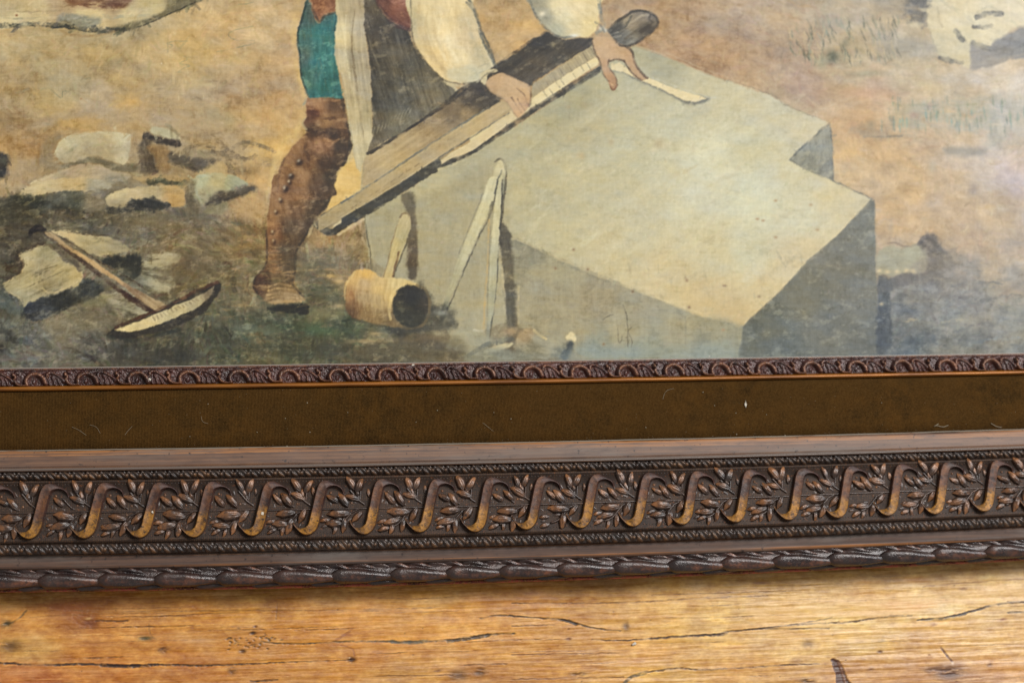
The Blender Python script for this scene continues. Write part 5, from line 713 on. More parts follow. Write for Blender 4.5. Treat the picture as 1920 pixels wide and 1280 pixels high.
# ---------------------------------------------------------------- table: waxed pine with cracks, knots and stains
def paint_table():
    P = Paint(-320, 1000, 2240, 1420, (190, 140, 80))
    im, uu, vv = P.sub(-320, 1000, 2240, 1420)
    BG = [(60, 1120, (170, 128, 74)), (60, 1170, (196, 146, 84)), (130, 1150, (160, 104, 52)), (200, 1190, (194, 142, 78)), (60, 1215, (198, 158, 98)), (170, 1215, (188, 134, 70)), (320, 1140, (186, 136, 72)), (300, 1190, (196, 146, 80)), (420, 1160, (188, 138, 72)), (560, 1130, (184, 136, 76)),
          (640, 1170, (196, 146, 82)), (800, 1130, (196, 150, 86)), (860, 1170, (206, 158, 94)), (700, 1225, (190, 138, 72)), (60, 1262, (176, 112, 60)), (200, 1265, (182, 124, 64)), (350, 1262, (172, 116, 60)), (520, 1265, (188, 138, 76)), (750, 1265, (190, 146, 86)), (900, 1255, (184, 134, 74)), (300, 1230, (190, 138, 74)),
          (1000, 1120, (186, 132, 66)), (1120, 1110, (176, 126, 62)), (1250, 1120, (202, 156, 88)), (1050, 1170, (198, 148, 80)), (1180, 1140, (204, 158, 92)), (1350, 1150, (216, 176, 112)), (1500, 1140, (214, 172, 104)), (1650, 1110, (206, 158, 88)), (1800, 1100, (206, 162, 98)), (1750, 1130, (222, 186, 134)), (1880, 1120, (214, 172, 108)),
          (1300, 1180, (212, 170, 102)), (1450, 1210, (214, 170, 104)), (1080, 1210, (196, 146, 78)), (1200, 1220, (206, 156, 86)), (1250, 1260, (208, 164, 94)), (1050, 1260, (196, 146, 78)), (1400, 1262, (204, 154, 86)), (1600, 1190, (218, 178, 112)), (1750, 1200, (212, 164, 98)), (1880, 1190, (216, 172, 110)), (1600, 1262, (196, 142, 78)), (1750, 1255, (186, 132, 78)), (1880, 1250, (202, 150, 92)), (1120, 1090, (168, 122, 64)), (500, 1110, (170, 126, 68))]
    wv = vv + 5 * noise(uu, vv, 0, 160, 50, 41)
    im[:] = P.idw(uu * .45, wv, [(x * .45, y, c) for x, y, c in BG], 3.)
    k_ = np.clip((uu - 700) / 900, 0, 1)[..., None]; im[:] = im * (1 - .05 * k_) + k_ * np.array((-2, 7, 20), np.float32)  # paler towards the right: whitish table sheen put into the wood colour
    s = .028; g = vv + s * uu
    t = noise(uu, g + 3 * noise(uu, vv, 0, 220, 60, 42), 0, 260, 10, 43) * 1.6 + noise(uu, g, 0, 60, 12, 44) * 3 + noise(uu, g, 0, 14, 7, 45) * 3.5 + noise(uu, vv, 0, 46, 24, 46) * 6 + noise(uu, vv, .3, 12, 10, 48) * 4.5
    im += (noise(uu, vv, 0, 40, 16, 49) * 4)[..., None] * np.array((.3, .0, -1.), np.float32)
    im += t[..., None] * np.array((.8, 1., 1.), np.float32)
    for _ in range(170):                                        # crisp hairline grain following the board
        x = rng.uniform(-300, 2200); y = rng.uniform(1040, 1410) - .028 * x + 27; l = rng.uniform(50, 330); w_ = rng.normal(0, 1.6)
        P.stroke('P', [(x, y), (x + l * .35, y - .028 * l * .35 + w_), (x + l * .7, y - .028 * l * .7 + w_ * .6), (x + l, y - .028 * l)], rng.uniform(1.2, 2.4), [(104, 68, 38), (96, 62, 36), (140, 96, 52), (224, 188, 132)][int(rng.integers(4))], soft=.7, op=rng.uniform(.25, .7), taper=(.2, .2), dry=.35, rough=.4)
    for _ in range(70):
        P.blob('P', rng.uniform(-300, 2200), rng.uniform(1060, 1400), rng.uniform(10, 46), rng.uniform(2.5, 7), [(160, 106, 56), (222, 184, 130), (206, 150, 82), (214, 170, 104)][int(rng.integers(4))], rng.uniform(.2, .5), -.028, brk=.4)
    im += np.array((3, 5, 0), np.float32)
    # cracks
    P.stroke('T', [(-200, 398), (0, 404), (160, 412), (300, 408), (480, 414), (600, 410), (740, 414), (960, 406), (1160, 398), (1330, 392)], 4.2, (82, 62, 50), op=.9, dry=.35, taper=(.8, .2)); P.stroke('T', [(380, 412), (480, 417), (590, 410)], 6, (66, 46, 36), op=.8, dry=.3)
    P.stroke('T', [(980, 322), (1060, 332), (1200, 330), (1300, 324), (1440, 324), (1530, 326), (1640, 320), (1720, 318), (1800, 302), (1860, 296), (1930, 294)], 4, (84, 72, 58), op=.9, dry=.25, taper=(.3, .8)); P.stroke('T', [(1470, 325), (1540, 327), (1600, 322)], 7, (104, 98, 84), op=.8, dry=.2); P.stroke('T', [(1680, 324), (1740, 314), (1830, 300)], 7, (88, 72, 56), op=.8, dry=.2)
    P.stroke('T', [(1800, 238), (1860, 226), (1930, 230)], 3, (104, 80, 56), op=.7); P.stroke('U', [(-10, 226), (80, 234), (180, 242), (260, 262), (330, 276), (410, 284)], 3.6, (64, 48, 36), op=.9, taper=(.6, .2)); P.stroke('U', [(150, 240), (200, 244), (240, 258)], 5, (58, 42, 30), op=.7)
    P.stroke('U', [(300, 316), (420, 320), (530, 312), (640, 304), (760, 298), (820, 286), (930, 276), (1040, 262), (1140, 246), (1200, 234)], 3.4, (66, 48, 38), op=.9, taper=(.3, .3)); P.stroke('U', [(520, 314), (680, 302), (770, 300), (810, 290)], 4.6, (62, 44, 36), op=.7, dry=.3); P.stroke('U', [(930, 276), (1060, 276), (1190, 274)], 2.6, (96, 74, 52), op=.7); P.stroke('U', [(1000, 266), (1140, 256), (1260, 252), (1340, 240), (1430, 228), (1500, 226)], 3, (84, 64, 48), op=.75, dry=.3)
    P.stroke('U', [(1520, 244), (1620, 234), (1720, 212), (1800, 188), (1880, 178), (1960, 172)], 4.4, (84, 72, 66), op=.9, taper=(.4, .9)); P.stroke('U', [(1540, 242), (1630, 236), (1700, 218)], 5, (96, 88, 80), op=.6, dry=.3); P.stroke('U', [(1860, 216), (1940, 212)], 4, (96, 84, 72), op=.7)
    P.stroke('U', [(420, 478), (450, 456), (500, 440)], 6, (104, 92, 74), op=.8, dry=.3); P.stroke('U', [(480, 440), (640, 424), (700, 430), (900, 420), (1060, 410), (1180, 408)], 2.6, (88, 64, 44), op=.8, dry=.3); P.stroke('U', [(0, 266), (160, 262)], 2.2, (112, 78, 48), op=.7); P.stroke('U', [(0, 374), (200, 370), (400, 366)], 2.2, (120, 82, 48), op=.6); P.stroke('U', [(0, 466), (180, 462), (420, 456)], 2.2, (120, 84, 50), op=.6); P.stroke('U', [(0, 180), (400, 178), (700, 162), (960, 152)], 2.2, (112, 80, 48), op=.6, dry=.3); P.stroke('U', [(1540, 118), (1800, 96), (1920, 90)], 2, (130, 92, 56), op=.5)
    P.stroke('T', [(260, 206), (400, 214), (620, 210), (900, 208), (1300, 206), (1640, 196)], 2, (124, 88, 50), op=.5, dry=.4); P.stroke('T', [(360, 246), (480, 246)], 3, (98, 66, 40), op=.7); P.stroke('T', [(940, 474), (1040, 466)], 3.4, (84, 58, 40), op=.8); P.stroke('T', [(1740, 412), (1900, 406)], 2.6, (104, 72, 46), op=.7); P.stroke('T', [(1400, 452), (1700, 450)], 2.2, (120, 84, 50), op=.5)
    # knots, worm holes, bruises
    for z, x, y, rx, ry, c, o in (('T', 612, 355, 8, 5, (84, 50, 30), .95), ('T', 1318, 392, 7, 5, (66, 36, 22), .95), ('T', 948, 292, 5, 3, (64, 40, 26), .9), ('T', 910, 360, 6, 4, (84, 54, 34), .8), ('T', 958, 268, 4, 2.4, (92, 54, 32), .8), ('T', 722, 270, 4, 3, (120, 66, 36), .8), ('T', 340, 255, 16, 10, (116, 64, 30), .75), ('T', 545, 312, 12, 4, (96, 84, 56), .9), ('T', 40, 340, 20, 11, (104, 74, 40), .8), ('T', 25, 258, 10, 6, (70, 62, 42), .85), ('T', 870, 430, 7, 8, (90, 58, 38), .8), ('T', 1300, 300, 12, 3, (150, 92, 50), .6), ('T', 1720, 450, 18, 9, (104, 74, 48), .75), ('T', 1800, 438, 12, 7, (84, 58, 40), .75), ('T', 1640, 432, 7, 3, (120, 80, 48), .7), ('T', 330, 238, 6, 3, (222, 196, 140), .7), ('T', 260, 190, 60, 8, (140, 82, 36), .7), ('T', 340, 330, 40, 6, (150, 96, 50), .4),
                                  ('U', 428, 266, 6, 8, (122, 92, 56), .9), ('U', 212, 314, 5, 3, (120, 76, 42), .8), ('U', 250, 444, 14, 4, (98, 66, 36), .85), ('U', 930, 104, 14, 3, (140, 98, 56), .7), ('U', 1690, 126, 9, 3, (128, 90, 56), .7), ('U', 1836, 240, 8, 3, (128, 80, 60), .8), ('U', 1380, 320, 8, 3, (150, 130, 104), .8), ('U', 1110, 330, 10, 8, (120, 92, 58), .7), ('U', 1070, 398, 14, 6, (140, 100, 60), .6), ('U', 1110, 470, 14, 5, (84, 58, 36), .8), ('U', 1640, 440, 26, 12, (82, 58, 52), .85), ('U', 1580, 430, 18, 6, (104, 76, 60), .7), ('U', 1380, 362, 5, 3, (104, 70, 46), .8), ('U', 1580, 260, 6, 3, (140, 96, 60), .7), ('U', 1790, 412, 5, 4, (104, 76, 60), .7), ('U', 1345, 428, 7, 3, (130, 92, 60), .6), ('U', 1480, 190, 50, 10, (196, 138, 74), .6), ('U', 1590, 175, 24, 6, (230, 200, 158), .7)):
        P.blob(z, x, y, rx, ry, c, o, -.03, brk=.35)
    P.poly('U', [(1195, 388), (1225, 395), (1245, 430), (1262, 470), (1290, 500), (1220, 500), (1210, 440)], (92, 60, 46), soft=1.8, rough=1.5); P.stroke('U', [(1225, 400), (1240, 440), (1250, 480)], 4, (150, 108, 70), op=.7); P.stroke('U', [(1608, 346), (1630, 375), (1652, 400)], 4, (104, 72, 60), op=.85); P.blob('U', 1652, 404, 3, 3, (214, 196, 176), .8)
    for k in range(46):
        x = rng.uniform(850, 1060); y = 320 + rng.normal(0, 17); P.blob('T', x, y, rng.uniform(1.4, 3.4), rng.uniform(1, 2), (104, 76, 42), rng.uniform(.4, .9), rng.uniform(-.6, .6))
    P.blob('T', 740, 320, 34, 9, (206, 172, 132), .6, brk=.3); P.poly('U', [(880, 190), (1100, 160), (1400, 150), (1620, 160), (1500, 215), (1250, 240), (1000, 260), (900, 240)], (224, 196, 150), soft=9, rough=6, op=.65, brk=.3); P.poly('U', [(960, 280), (1200, 270), (1400, 290), (1300, 320), (1050, 320)], (222, 190, 140), soft=8, rough=5, op=.5, brk=.3); P.poly('U', [(1640, 150), (1800, 120), (1930, 110), (1930, 160), (1760, 190)], (228, 202, 164), soft=9, rough=6, op=.6, brk=.3); P.blob('T', 60, 440, 40, 10, (214, 176, 140), .5, brk=.3); P.blob('T', 330, 440, 34, 8, (202, 160, 116), .5, brk=.3)  # pale patches: waxy sheen of the table painted into its colour
    P.stroke('T', [(20, 260), (60, 246), (100, 208)], 3, (98, 78, 48), op=.8, dry=.3); P.stroke('T', [(1280, 340), (1320, 350), (1330, 378)], 3, (150, 98, 56), op=.6); P.stroke('T', [(1260, 318), (1310, 288)], 5, (156, 104, 56), op=.6); P.stroke('T', [(560, 260), (566, 300), (600, 320)], 1.6, (120, 88, 56), op=.5); P.stroke('T', [(1040, 180), (1036, 240)], 2, (130, 92, 54), op=.5)
    for _ in range(120): P.blob('P', rng.uniform(-300, 2220), rng.uniform(1090, 1400), rng.uniform(.8, 2.2), rng.uniform(.7, 1.4), [(112, 76, 44), (220, 190, 140)][int(rng.integers(2))], rng.uniform(.3, .8))
    bl = im.copy()
    for _ in range(2): bl = (bl + np.roll(bl, 1, 0) + np.roll(bl, -1, 0) + np.roll(bl, 2, 0) + np.roll(bl, -2, 0)) / 5; bl = (bl + np.roll(bl, 1, 1) + np.roll(bl, -1, 1) + np.roll(bl, 2, 1) + np.roll(bl, -2, 1)) / 5
    im += .75 * (im - bl); g_ = im.mean(-1, keepdims=True); im[:] = g_ + (im - g_) * 1.16
    return P
TZ = -.0135
TAB = paint_table()
def table_z(X, Y):                                          # cracks, worm holes and dents are real hollows in the board
    u, v = proj(X, Y, TZ); a = np.clip(u - TAB.u0, 0, TAB.w - 1).astype(int); b = np.clip(v - TAB.v0, 0, TAB.h - 1).astype(int)
    return TZ + .00012 * noise(X * 3000, Y * 3000, 0, 160, 9, 51) - .0006 * np.clip((118 - TAB.img[b, a].mean(-1)) / 55, 0, 1)
coloured_sheet('table_top', np.concatenate([np.linspace(-.9, -.36, 12), np.arange(-.355, .375, .0007), np.linspace(.38, .95, 12)]), np.concatenate([np.linspace(-.7, -.28, 8), np.arange(-.275, -.135, .00044), np.linspace(-.13, .5, 12)]),
               table_z, TAB, M_table, GAIN_TAB, z0=TZ, kind='structure', label='worn waxed pine table top with cracks and knots under the frame')
del TAB

# ---------------------------------------------------------------- frame
X0, X1 = -.40, .43
def yv(v, z): return unproj(960, v, z)[1]                 # where an edge of the moulding lies, from its height off the table
YI, YO = yv(679, .003), yv(1091, -.004)
def warp(x, y):                                            # bow added to the rail in place of lens barrel distortion, plus slight tilt
    w = np.clip((y - YI) / (YO - YI), 0, 1)
    return y + (.0035 - .0028 * w) * (x + .008) + (.0003 + .0032 * w) * ((x + .008) / .33) ** 2
frame = bpy.data.objects.new('picture_frame', None); COL.objects.link(frame)
frame['label'] = 'bronzed carved frame rail with scrolls, leaf sprigs and olive velvet slip'; frame['category'] = 'picture frame'
def strip(name, prof, mat, nx=160, parent=frame, jitter=0., seed=0):
    """a moulding run of given section: prof = [(v or None, z, wear)], v = image row at the middle of the photograph"""
    xs = np.linspace(X0, X1, nx); P_ = np.array([(yv(v, z), z, w) for v, z, w in prof])
    V = np.zeros((nx, len(P_), 3)); V[..., 0] = xs[:, None]; V[..., 1] = warp(xs[:, None], P_[None, :, 0]); V[..., 2] = P_[None, :, 1]
    if jitter: V[..., 2] += jitter * noise(xs[:, None] * 3000 + 0 * P_[None, :, 0], P_[None, :, 0] * 3000 + 0 * xs[:, None], 0, 90, 30, seed)
    return link(name, mesh(name, V.reshape(-1, 3), grid_faces(nx, len(P_)), True, np.tile(P_[:, 2], nx)), mat, frame if parent is None else parent)
def rnd(v0, v1, z0, z1, h, n=7, w=(.2, .8)):               # a rounded run between two edges
    return [(v0 + (v1 - v0) * t, z0 + (z1 - z0) * t + h * math.sin(math.pi * t) ** .7, w[0] + (w[1] - w[0]) * math.sin(math.pi * t)) for t in np.linspace(0, 1, n)]
BZ = .0135                                                 # height of the punched frieze
M_lip = NT('pale_highlight_lip').set(Base_Color=lin((150, 140, 130)), Roughness=.3, Specular_IOR_Level=.6)  # pale gloss colour stands in for the highlight line at the sight edge
strip('sight_lip', [(676.6, -.001, 0), (676.8, .0030, 0), (677.6, .0036, 0), (678.6, .0034, 0), (678.9, .0020, 0)], M_lip, 120)
sight = strip('sight_moulding', [(678, .001, .2), (678.6, .0036, .9), (680.5, .0042, .9), (684, .0016, .1), (686.5, -.0004, 0), (700, -.0006, 0), (707, -.0002, 0), (709.5, .0030, 0), (712, .0045, .2)], M_sight, jitter=.00015)
strip('gilt_fillet', [(710.5, .0035, .2)] + rnd(711.5, 719.5, .0052, .0048, .0012, 7) + [(721, .0005, 0)], M_fillet)
strip('velvet_slip', [(719.5, .002, 0), (722, .0036, 0), (740, .0040, 0), (775, .0041, 0), (810, .0040, 0), (826, .0036, 0), (831, .002, 0)], M_velvet, 400, jitter=.0001, seed=5)
strip('inner_step', [(829, .001, 0), (829.6, .0088, .5), (831, .0096, .62), (835, .0100, .60), (840, .0102, .5), (850, .0106, .05), (858, .0110, .1), (860.5, .0112, .55), (861.5, .0106, .3), (863, .0112, .1), (864.5, .0150, .2), (867, .0156, .1), (868.5, .0146, 0), (869, .0120, 0)], M_flat_in, 200, jitter=.00012, seed=6)
strip('step_highlight', [(862.8, .0112, 0)] + rnd(863.4, 867.2, .0148, .0150, .0009, 7) + [(867.8, .0125, 0)], NT('bead_highlight').set(Base_Color=lin((112, 100, 92)), Roughness=.34, Specular_IOR_Level=.6), 160)  # pale glossy bead stands in for the highlight along the step edge
strip('step_dust', [(828.4, .0080, 0), (828.8, .0094, 0), (829.8, .0098, 0), (830.6, .0096, 0)], NT('grey_dust').set(Base_Color=lin((128, 118, 104)), Roughness=.95), 300, jitter=.0003, seed=9)
b = MB()
for vr in (893.5, 989.5):
    for x in np.arange(X0, X1, .0021): b.ball((x, float(warp(x, yv(vr, BZ))), BZ - .00015), .00052, 5, .5)
link('punched_beads', b.mesh('punched_beads'), M_rope, frame, kind='stuff')
frieze = strip('frieze_band', [(867, .0115, 0), (886, .0118, .5), (887, .0140, .8), (889.5, .0140, .8), (890.5, BZ, 0), (915, BZ + .0004, 0), (942, BZ + .0006, 0), (970, BZ + .0004, 0), (992, BZ, 0), (994, .0140, .9), (999, .0141, .9), (1001, .0118, .1), (1022, .0112, 0)], M_frieze, 160)
strip('outer_step', [(1020.5, .0070, 0), (1021.5, .0084, .2), (1023, .0086, .55), (1027, .0086, .45), (1032, .0084, .1), (1040, .0080, .05), (1042.5, .0079, .55), (1047.5, .0080, .58), (1049.5, .0064, .2), (1052, .0050, 0)], M_flat_out, 200, jitter=.00012, seed=7)
# rope mouldings: twisted cord with a pearl after every third strand
def rope(name, v0, v1, period, phase):
    ya, yb = yv(v0, BZ), yv(v1, BZ); yc, hw = (ya + yb) / 2, (ya - yb) / 2; n = int((X1 - X0) / period); k = 30; m = 15
    xs = X0 + phase + np.arange(n * k) * period / k; th = np.linspace(0, math.pi, m)
    TH, XX = np.meshgrid(th, xs); q = ((XX - X0 - phase) / period) % 1.; s = -np.cos(TH)
    pe = lambda q0, s0, rad: np.clip(1 - ((q - q0) * period / rad) ** 2 - ((s - s0) * hw / rad) ** 2, 0, 1) ** .5
    pearl = np.maximum(pe(.44, .30, .00155), pe(.60, -.55, .00120))
    tw = np.abs(np.sin(math.pi * (2. * q - .75 * s + .1))) ** .8 * np.clip(np.abs(q - .5) * 7 - .7, 0, 1)
    r = .50 + .47 * np.maximum(tw * .85, pearl)
    Y = yc - s * hw * (.9 + .1 * r); Z = BZ - .0022 + np.sin(TH) * .0046 * r
    V = np.stack([XX, warp(XX, Y), Z], -1); return link(name, mesh(name, V.reshape(-1, 3), grid_faces(len(xs), m), True, np.clip(r * .8 + .15 * s, 0, 1)), M_rope, frame, kind='stuff')
rope('rope_moulding', 867.5, 885, .0086, 0.); rope('rope_moulding', 1001.5, 1021.5, .0086, .003)
# scrolls with their leaf sprigs
def zl(x, y, cx=808, cy=543):                              # a point of the carving, measured on an enlargement of one repeat
    a = unproj(x / 4.572, 840 + y / 4.572, BZ); c = unproj(cx / 4.572, 840 + cy / 4.572, BZ); return float(a[0] - c[0]), float(a[1] - c[1])
def sp2(pts, n=5): return spline(np.array(pts, float), n)
def scroll_mesh(seed):
    r = random.Random(seed); p = sp2([zl(*q) for q in [(1055, 418), (1038, 378), (1003, 350), (955, 336), (908, 336), (872, 350), (850, 390), (836, 440), (821, 500), (806, 560), (791, 620), (776, 680), (756, 722), (722, 746), (680, 746), (640, 724), (610, 688), (600, 650)]], 6)
    p += np.array([[r.uniform(-.0003, .0003), r.uniform(-.0003, .0003)]]); n = len(p); t = np.linspace(0, 1, n); d = np.gradient(p, axis=0); d /= np.linalg.norm(d, axis=1)[:, None]; nr = np.stack([-d[:, 1], d[:, 0]], -1)
    sm = lambda a, b, q: (lambda w: w * w * (3 - 2 * w))(np.clip((q - a) / (b - a), 0, 1)); prof = sm(.12, .30, t) * sm(.10, .25, 1 - t)
    hw = .00055 + .00225 * prof; h = (.0030 + .0018 * prof) * np.clip(np.minimum(t / .07, (1 - t) / .06), .25, 1) ** .6
    sec = [(-1.12, -.1), (-1.08, .5), (-1.02, .9), (-.90, 1.), (-.74, .985), (-.4, .945), (0, .935), (.4, .945), (.72, .985), (.88, 1.), (1.0, .93), (1.14, .66), (1.32, .30), (1.52, .06), (1.66, -.1)]
    V = np.zeros((n, len(sec), 3)); wr = np.zeros((n, len(sec)))
    for j, (a, b) in enumerate(sec):
        a = np.where(a > 1, 1 + (a - 1) * (1 - .85 * sm(.62, .76, t)), a)
        V[:, j, :2] = p + nr * (hw * a)[:, None]; V[:, j, 2] = h * b; wr[:, j] = (.08 + .62 * (b > .8)) * (.15 + .85 * prof)
    V[..., 2] += .00005 * noise(V[..., 0] * 20000 + seed * 77, V[..., 1] * 20000, 0, 50, 50, seed)
    me = mesh('scroll', V.reshape(-1, 3), grid_faces(n, len(sec), True), True, wr); me.set_sharp_from_angle(angle=math.radians(38)); return me
def leaf_mesh(seed):
    r = random.Random(seed); nu, nv = 11, 13; V = np.zeros((nu, nv, 3)); wr = np.zeros((nu, nv)); bend = r.uniform(-.12, .12)
    for i in range(nu):
        t = i / (nu - 1); w = .25 * (math.sin(math.pi * t ** .85) ** .62 + .02) * (1 if t < 1 else .02)
        for j in range(nv):
            s = j / (nv - 1) * 2 - 1; a = abs(s); prof = (1 - a ** 3.4); rib = .012 * math.exp(-(s / .10) ** 2) - .030 * math.exp(-((a - .24) / .12) ** 2)
            V[i, j] = (t - .5, s * w + bend * (t * (1 - t)), (.17 * prof + rib) * (math.sin(math.pi * min(1, .12 + t * .9)) ** .5) - .01); wr[i, j] = prof * (.35 + .65 * t)
    V[..., 2] += .010 * noise(V[..., 0] * 300 + seed * 91, V[..., 1] * 300, 0, 40, 30, seed); V[..., 1] += .012 * noise(V[..., 0] * 300 + seed * 37, V[..., 1] * 300, 0, 60, 60, seed + 3)
    return mesh('leaf', V.reshape(-1, 3), grid_faces(nu, nv), True, wr)
SC = [scroll_mesh(k) for k in range(3)]; LF = [leaf_mesh(k) for k in range(5)]
LEAVES = [(955, 465, 98, 140), (1035, 468, 116, 125), (1115, 438, 112, 160), (1112, 332, 104, 115), (1205, 345, 112, 62), (1160, 400, 70, 100), (1010, 590, 142, 176), (955, 672, 118, 184), (903, 730, 72, 205), (970, 735, 70, 255), (1052, 700, 106, 256), (1160, 605, 104, 235), (1258, 395, 60, 95), (895, 655, 70, 190)]
rr = random.Random(3)
def stem_mesh():
    b = MB(); T = lambda q, r: b.tube([(*zl(x, y), .0006 + .0003 * (k % 2)) for k, (x, y) in enumerate(sp2(q, 4))], r, 6, .35)
    T([(835, 549), (1000, 546), (1250, 541)], .00062); T([(1232, 506), (1180, 468), (1140, 420), (1108, 380)], .00075); T([(1090, 520), (1060, 500), (1000, 430)], .00066); T([(1110, 585), (1060, 640), (1010, 690), (950, 712)], .00075); T([(1100, 585), (1150, 560), (1180, 545)], .00066); T([(1190, 470), (1196, 420), (1200, 390)], .00060)
    for x, y, r in ((940, 405, .0010), (1120, 492, .0010), (1080, 572, .0010), (935, 562, .0007), (1130, 640, .0008), (1000, 640, .0007), (880, 690, .0007)): b.ball((*zl(x, y), 0), r)
    return b.mesh('sprig_stem')
ST = stem_mesh(); scrolls = []
SCU = [-28, 75, 177, 280, 382, 490, 592, 700, 802, 905, 1002, 1102, 1200, 1292, 1390, 1490, 1582, 1675, 1762, 1855, 1945]
for i, u in enumerate(SCU):
    x, y = unproj(u, float(np.interp(u, [75, 480, 905, 1400, 1855], [960, 955.5, 947.5, 931.5, 912.5])), BZ)
    if u < 0 or u > 1900: y = float(warp(x, yv(944.5, BZ)))
    s = link('scroll', SC[i % 3], M_scroll, frame, loc=(x, y, BZ)); s.rotation_euler.z = .004 + rr.uniform(-.012, .012); s.scale = (1.02, 1 + rr.uniform(-.02, .02), rr.uniform(.92, 1.08)); scrolls.append(s)
    st = link('sprig_stem', ST, M_leaf, s)
    ang0 = rr.uniform(-4, 4)
    for k, (lx, ly, ln, an) in enumerate(LEAVES):
        px, py = zl(lx + rr.uniform(-14, 14), ly + rr.uniform(-12, 12)); L = ln * .000099 * rr.uniform(.88, 1.12)
        if rr.random() < .035: continue
        o = link('leaf', LF[(i * 5 + k * 3) % 5], M_leaf, s, loc=(px, py, .0002)); o.rotation_euler = (rr.uniform(-.12, .12), rr.uniform(-.16, .02), math.radians(an + ang0 + rr.uniform(-12, 12))); o.scale = (L, L * rr.uniform(.9, 1.15), L * rr.uniform(1.15, 1.7))
FILL = [(880, 480, 52, 62), (908, 500, 46, 82), (935, 505, 46, 104), (1150, 482, 62, 152), (1182, 440, 62, 122), (862, 602, 46, 150), (1104, 650, 62, 232), (1132, 690, 52, 250), (872, 702, 52, 200), (1010, 520, 52, 142), (1066, 395, 62, 110), (1002, 640, 62, 192)]
b = MB(); cs = [np.array([v.co[:] for v in m_.vertices]) for m_ in LF]; fs = grid_faces(11, 13)
for sc in scrolls:
    for k, (lx, ly, ln, an) in enumerate(FILL):
        if rr.random() < .12: continue
        px, py = zl(lx + rr.uniform(-12, 12), ly + rr.uniform(-10, 10)); L = ln * .000088 * rr.uniform(.8, 1.15); a = math.radians(an + rr.uniform(-16, 16)); V = cs[k % 5] * np.array([L, L * .85, L * .9])
        X = V[:, 0] * math.cos(a) - V[:, 1] * math.sin(a) + px + sc.location.x; Y = V[:, 0] * math.sin(a) + V[:, 1] * math.cos(a) + py + sc.location.y
        b.add(np.stack([X, Y, V[:, 2] + BZ + .0001], -1), fs, np.full(len(V), .35))
link('small_leaves', b.mesh('small_leaves'), M_leaf, frame, kind='stuff')
# outer laurel torus
TR = .0085; yT0, yT1 = yv(1049, .0062), yv(1091, -.0035); yTc = yT1 + TR * .94; zTc = .0004
th = np.linspace(math.radians(-14), math.radians(165), 22); xs = np.linspace(X0, X1, 120)
V = np.zeros((120, 22, 3)); V[..., 0] = xs[:, None]; YY = yTc - TR * .76 * np.cos(th); V[..., 1] = warp(xs[:, None], YY[None]); V[..., 2] = zTc + TR * .76 * np.sin(th)[None]
torus = link('laurel_torus', mesh('laurel_torus', V.reshape(-1, 3), grid_faces(120, 22, True), True, np.full(V.shape[:2], .1)), M_laurel, frame)
def laurel_mesh(L, Wd, phi0, rot, thick, seed):
    """a leaf wrapped round the torus: L mm long, Wd mm wide along the arc, its axis turned by rot"""
    r = random.Random(seed); nu, nv = 17, 11; V = np.zeros((nu, nv, 3)); wr = np.zeros((nu, nv)); c, s_ = math.cos(rot), math.sin(rot)
    for i in range(nu):
        t = i / (nu - 1); w = Wd * .5 * min(1., (t + .004) / .16) ** .5 * min(1., (1.02 - t) / .55) ** .55
        for j in range(nv):
            q = j / (nv - 1) * 2 - 1; a = (t - .5) * L; b_ = q * w; X = a * c - b_ * s_; A = a * s_ + b_ * c
            h = thick * (1 - abs(q) ** 3) * (min(1., (t + .01) / .14) ** .6 * min(1., (1.03 - t) / .5) ** .5) - .00018 * math.exp(-(q / .13) ** 2) + .0002 * math.sin(9 * q + 7 * t + seed) - .0004
            ph = phi0 + A / TR; R = TR * .76 + h
            V[i, j] = (X, yTc - R * math.cos(ph), zTc + R * math.sin(ph)); wr[i, j] = (1 - abs(q)) * .55 + .2 * t
    return mesh('laurel_leaf', V.reshape(-1, 3), grid_faces(nu, nv, True), True, wr)
d2 = math.radians
LAUREL = [(0., laurel_mesh(.0425, .0136, d2(66), -.04, .0044, 1)), (-.0140, laurel_mesh(.019, .0060, d2(128), -.42, .0026, 2)), (.0005, laurel_mesh(.020, .0058, d2(130), -.38, .0024, 3)), (.0110, laurel_mesh(.014, .0048, d2(134), -.34, .0020, 6)), (.0170, laurel_mesh(.024, .0064, d2(8), .14, .0020, 4))]
lx0 = unproj(240, 1085, .004)[0]; LPER = .0373
for i in range(-5, 18):
    x = lx0 + i * LPER
    if not (-.385 < x < .41): continue
    for dx, me in LAUREL:
        xx = x + dx + rr.uniform(-.0012, .0012); o = link('laurel_leaf', me, M_laurel, torus, loc=(xx, float(warp(xx, yTc)) - yTc, rr.uniform(-.0003, .0003))); o.scale = (rr.uniform(.92, 1.08), 1, 1)
yb = yT1 + .0004
xs = np.linspace(X0, X1, 400); sec = [(.0014, .0005), (.0002, .0009), (-.0003, .0003), (-.0002, -.0006), (.0012, -.001), (.006, -.002), (.010, -.016), (.012, TZ - zTc - .0008)]
V = np.zeros((400, len(sec), 3)); V[..., 0] = xs[:, None]
for j, (a, b_) in enumerate(sec): V[:, j, 1] = warp(xs, yb + a); V[:, j, 2] = -.0040 + b_ * (1 if j < 6 else 1)
V[:, -1, 2] = TZ + .0002; V[:, -2, 2] = TZ + .003
edge = link('lower_edge', mesh('lower_edge', V[:, :5].reshape(-1, 3), grid_faces(400, 5, True)), M_edge, frame)
link('frame_side', mesh('frame_side', V[:, 4:].reshape(-1, 3), grid_faces(400, 4, True)), M_wood_back, frame)
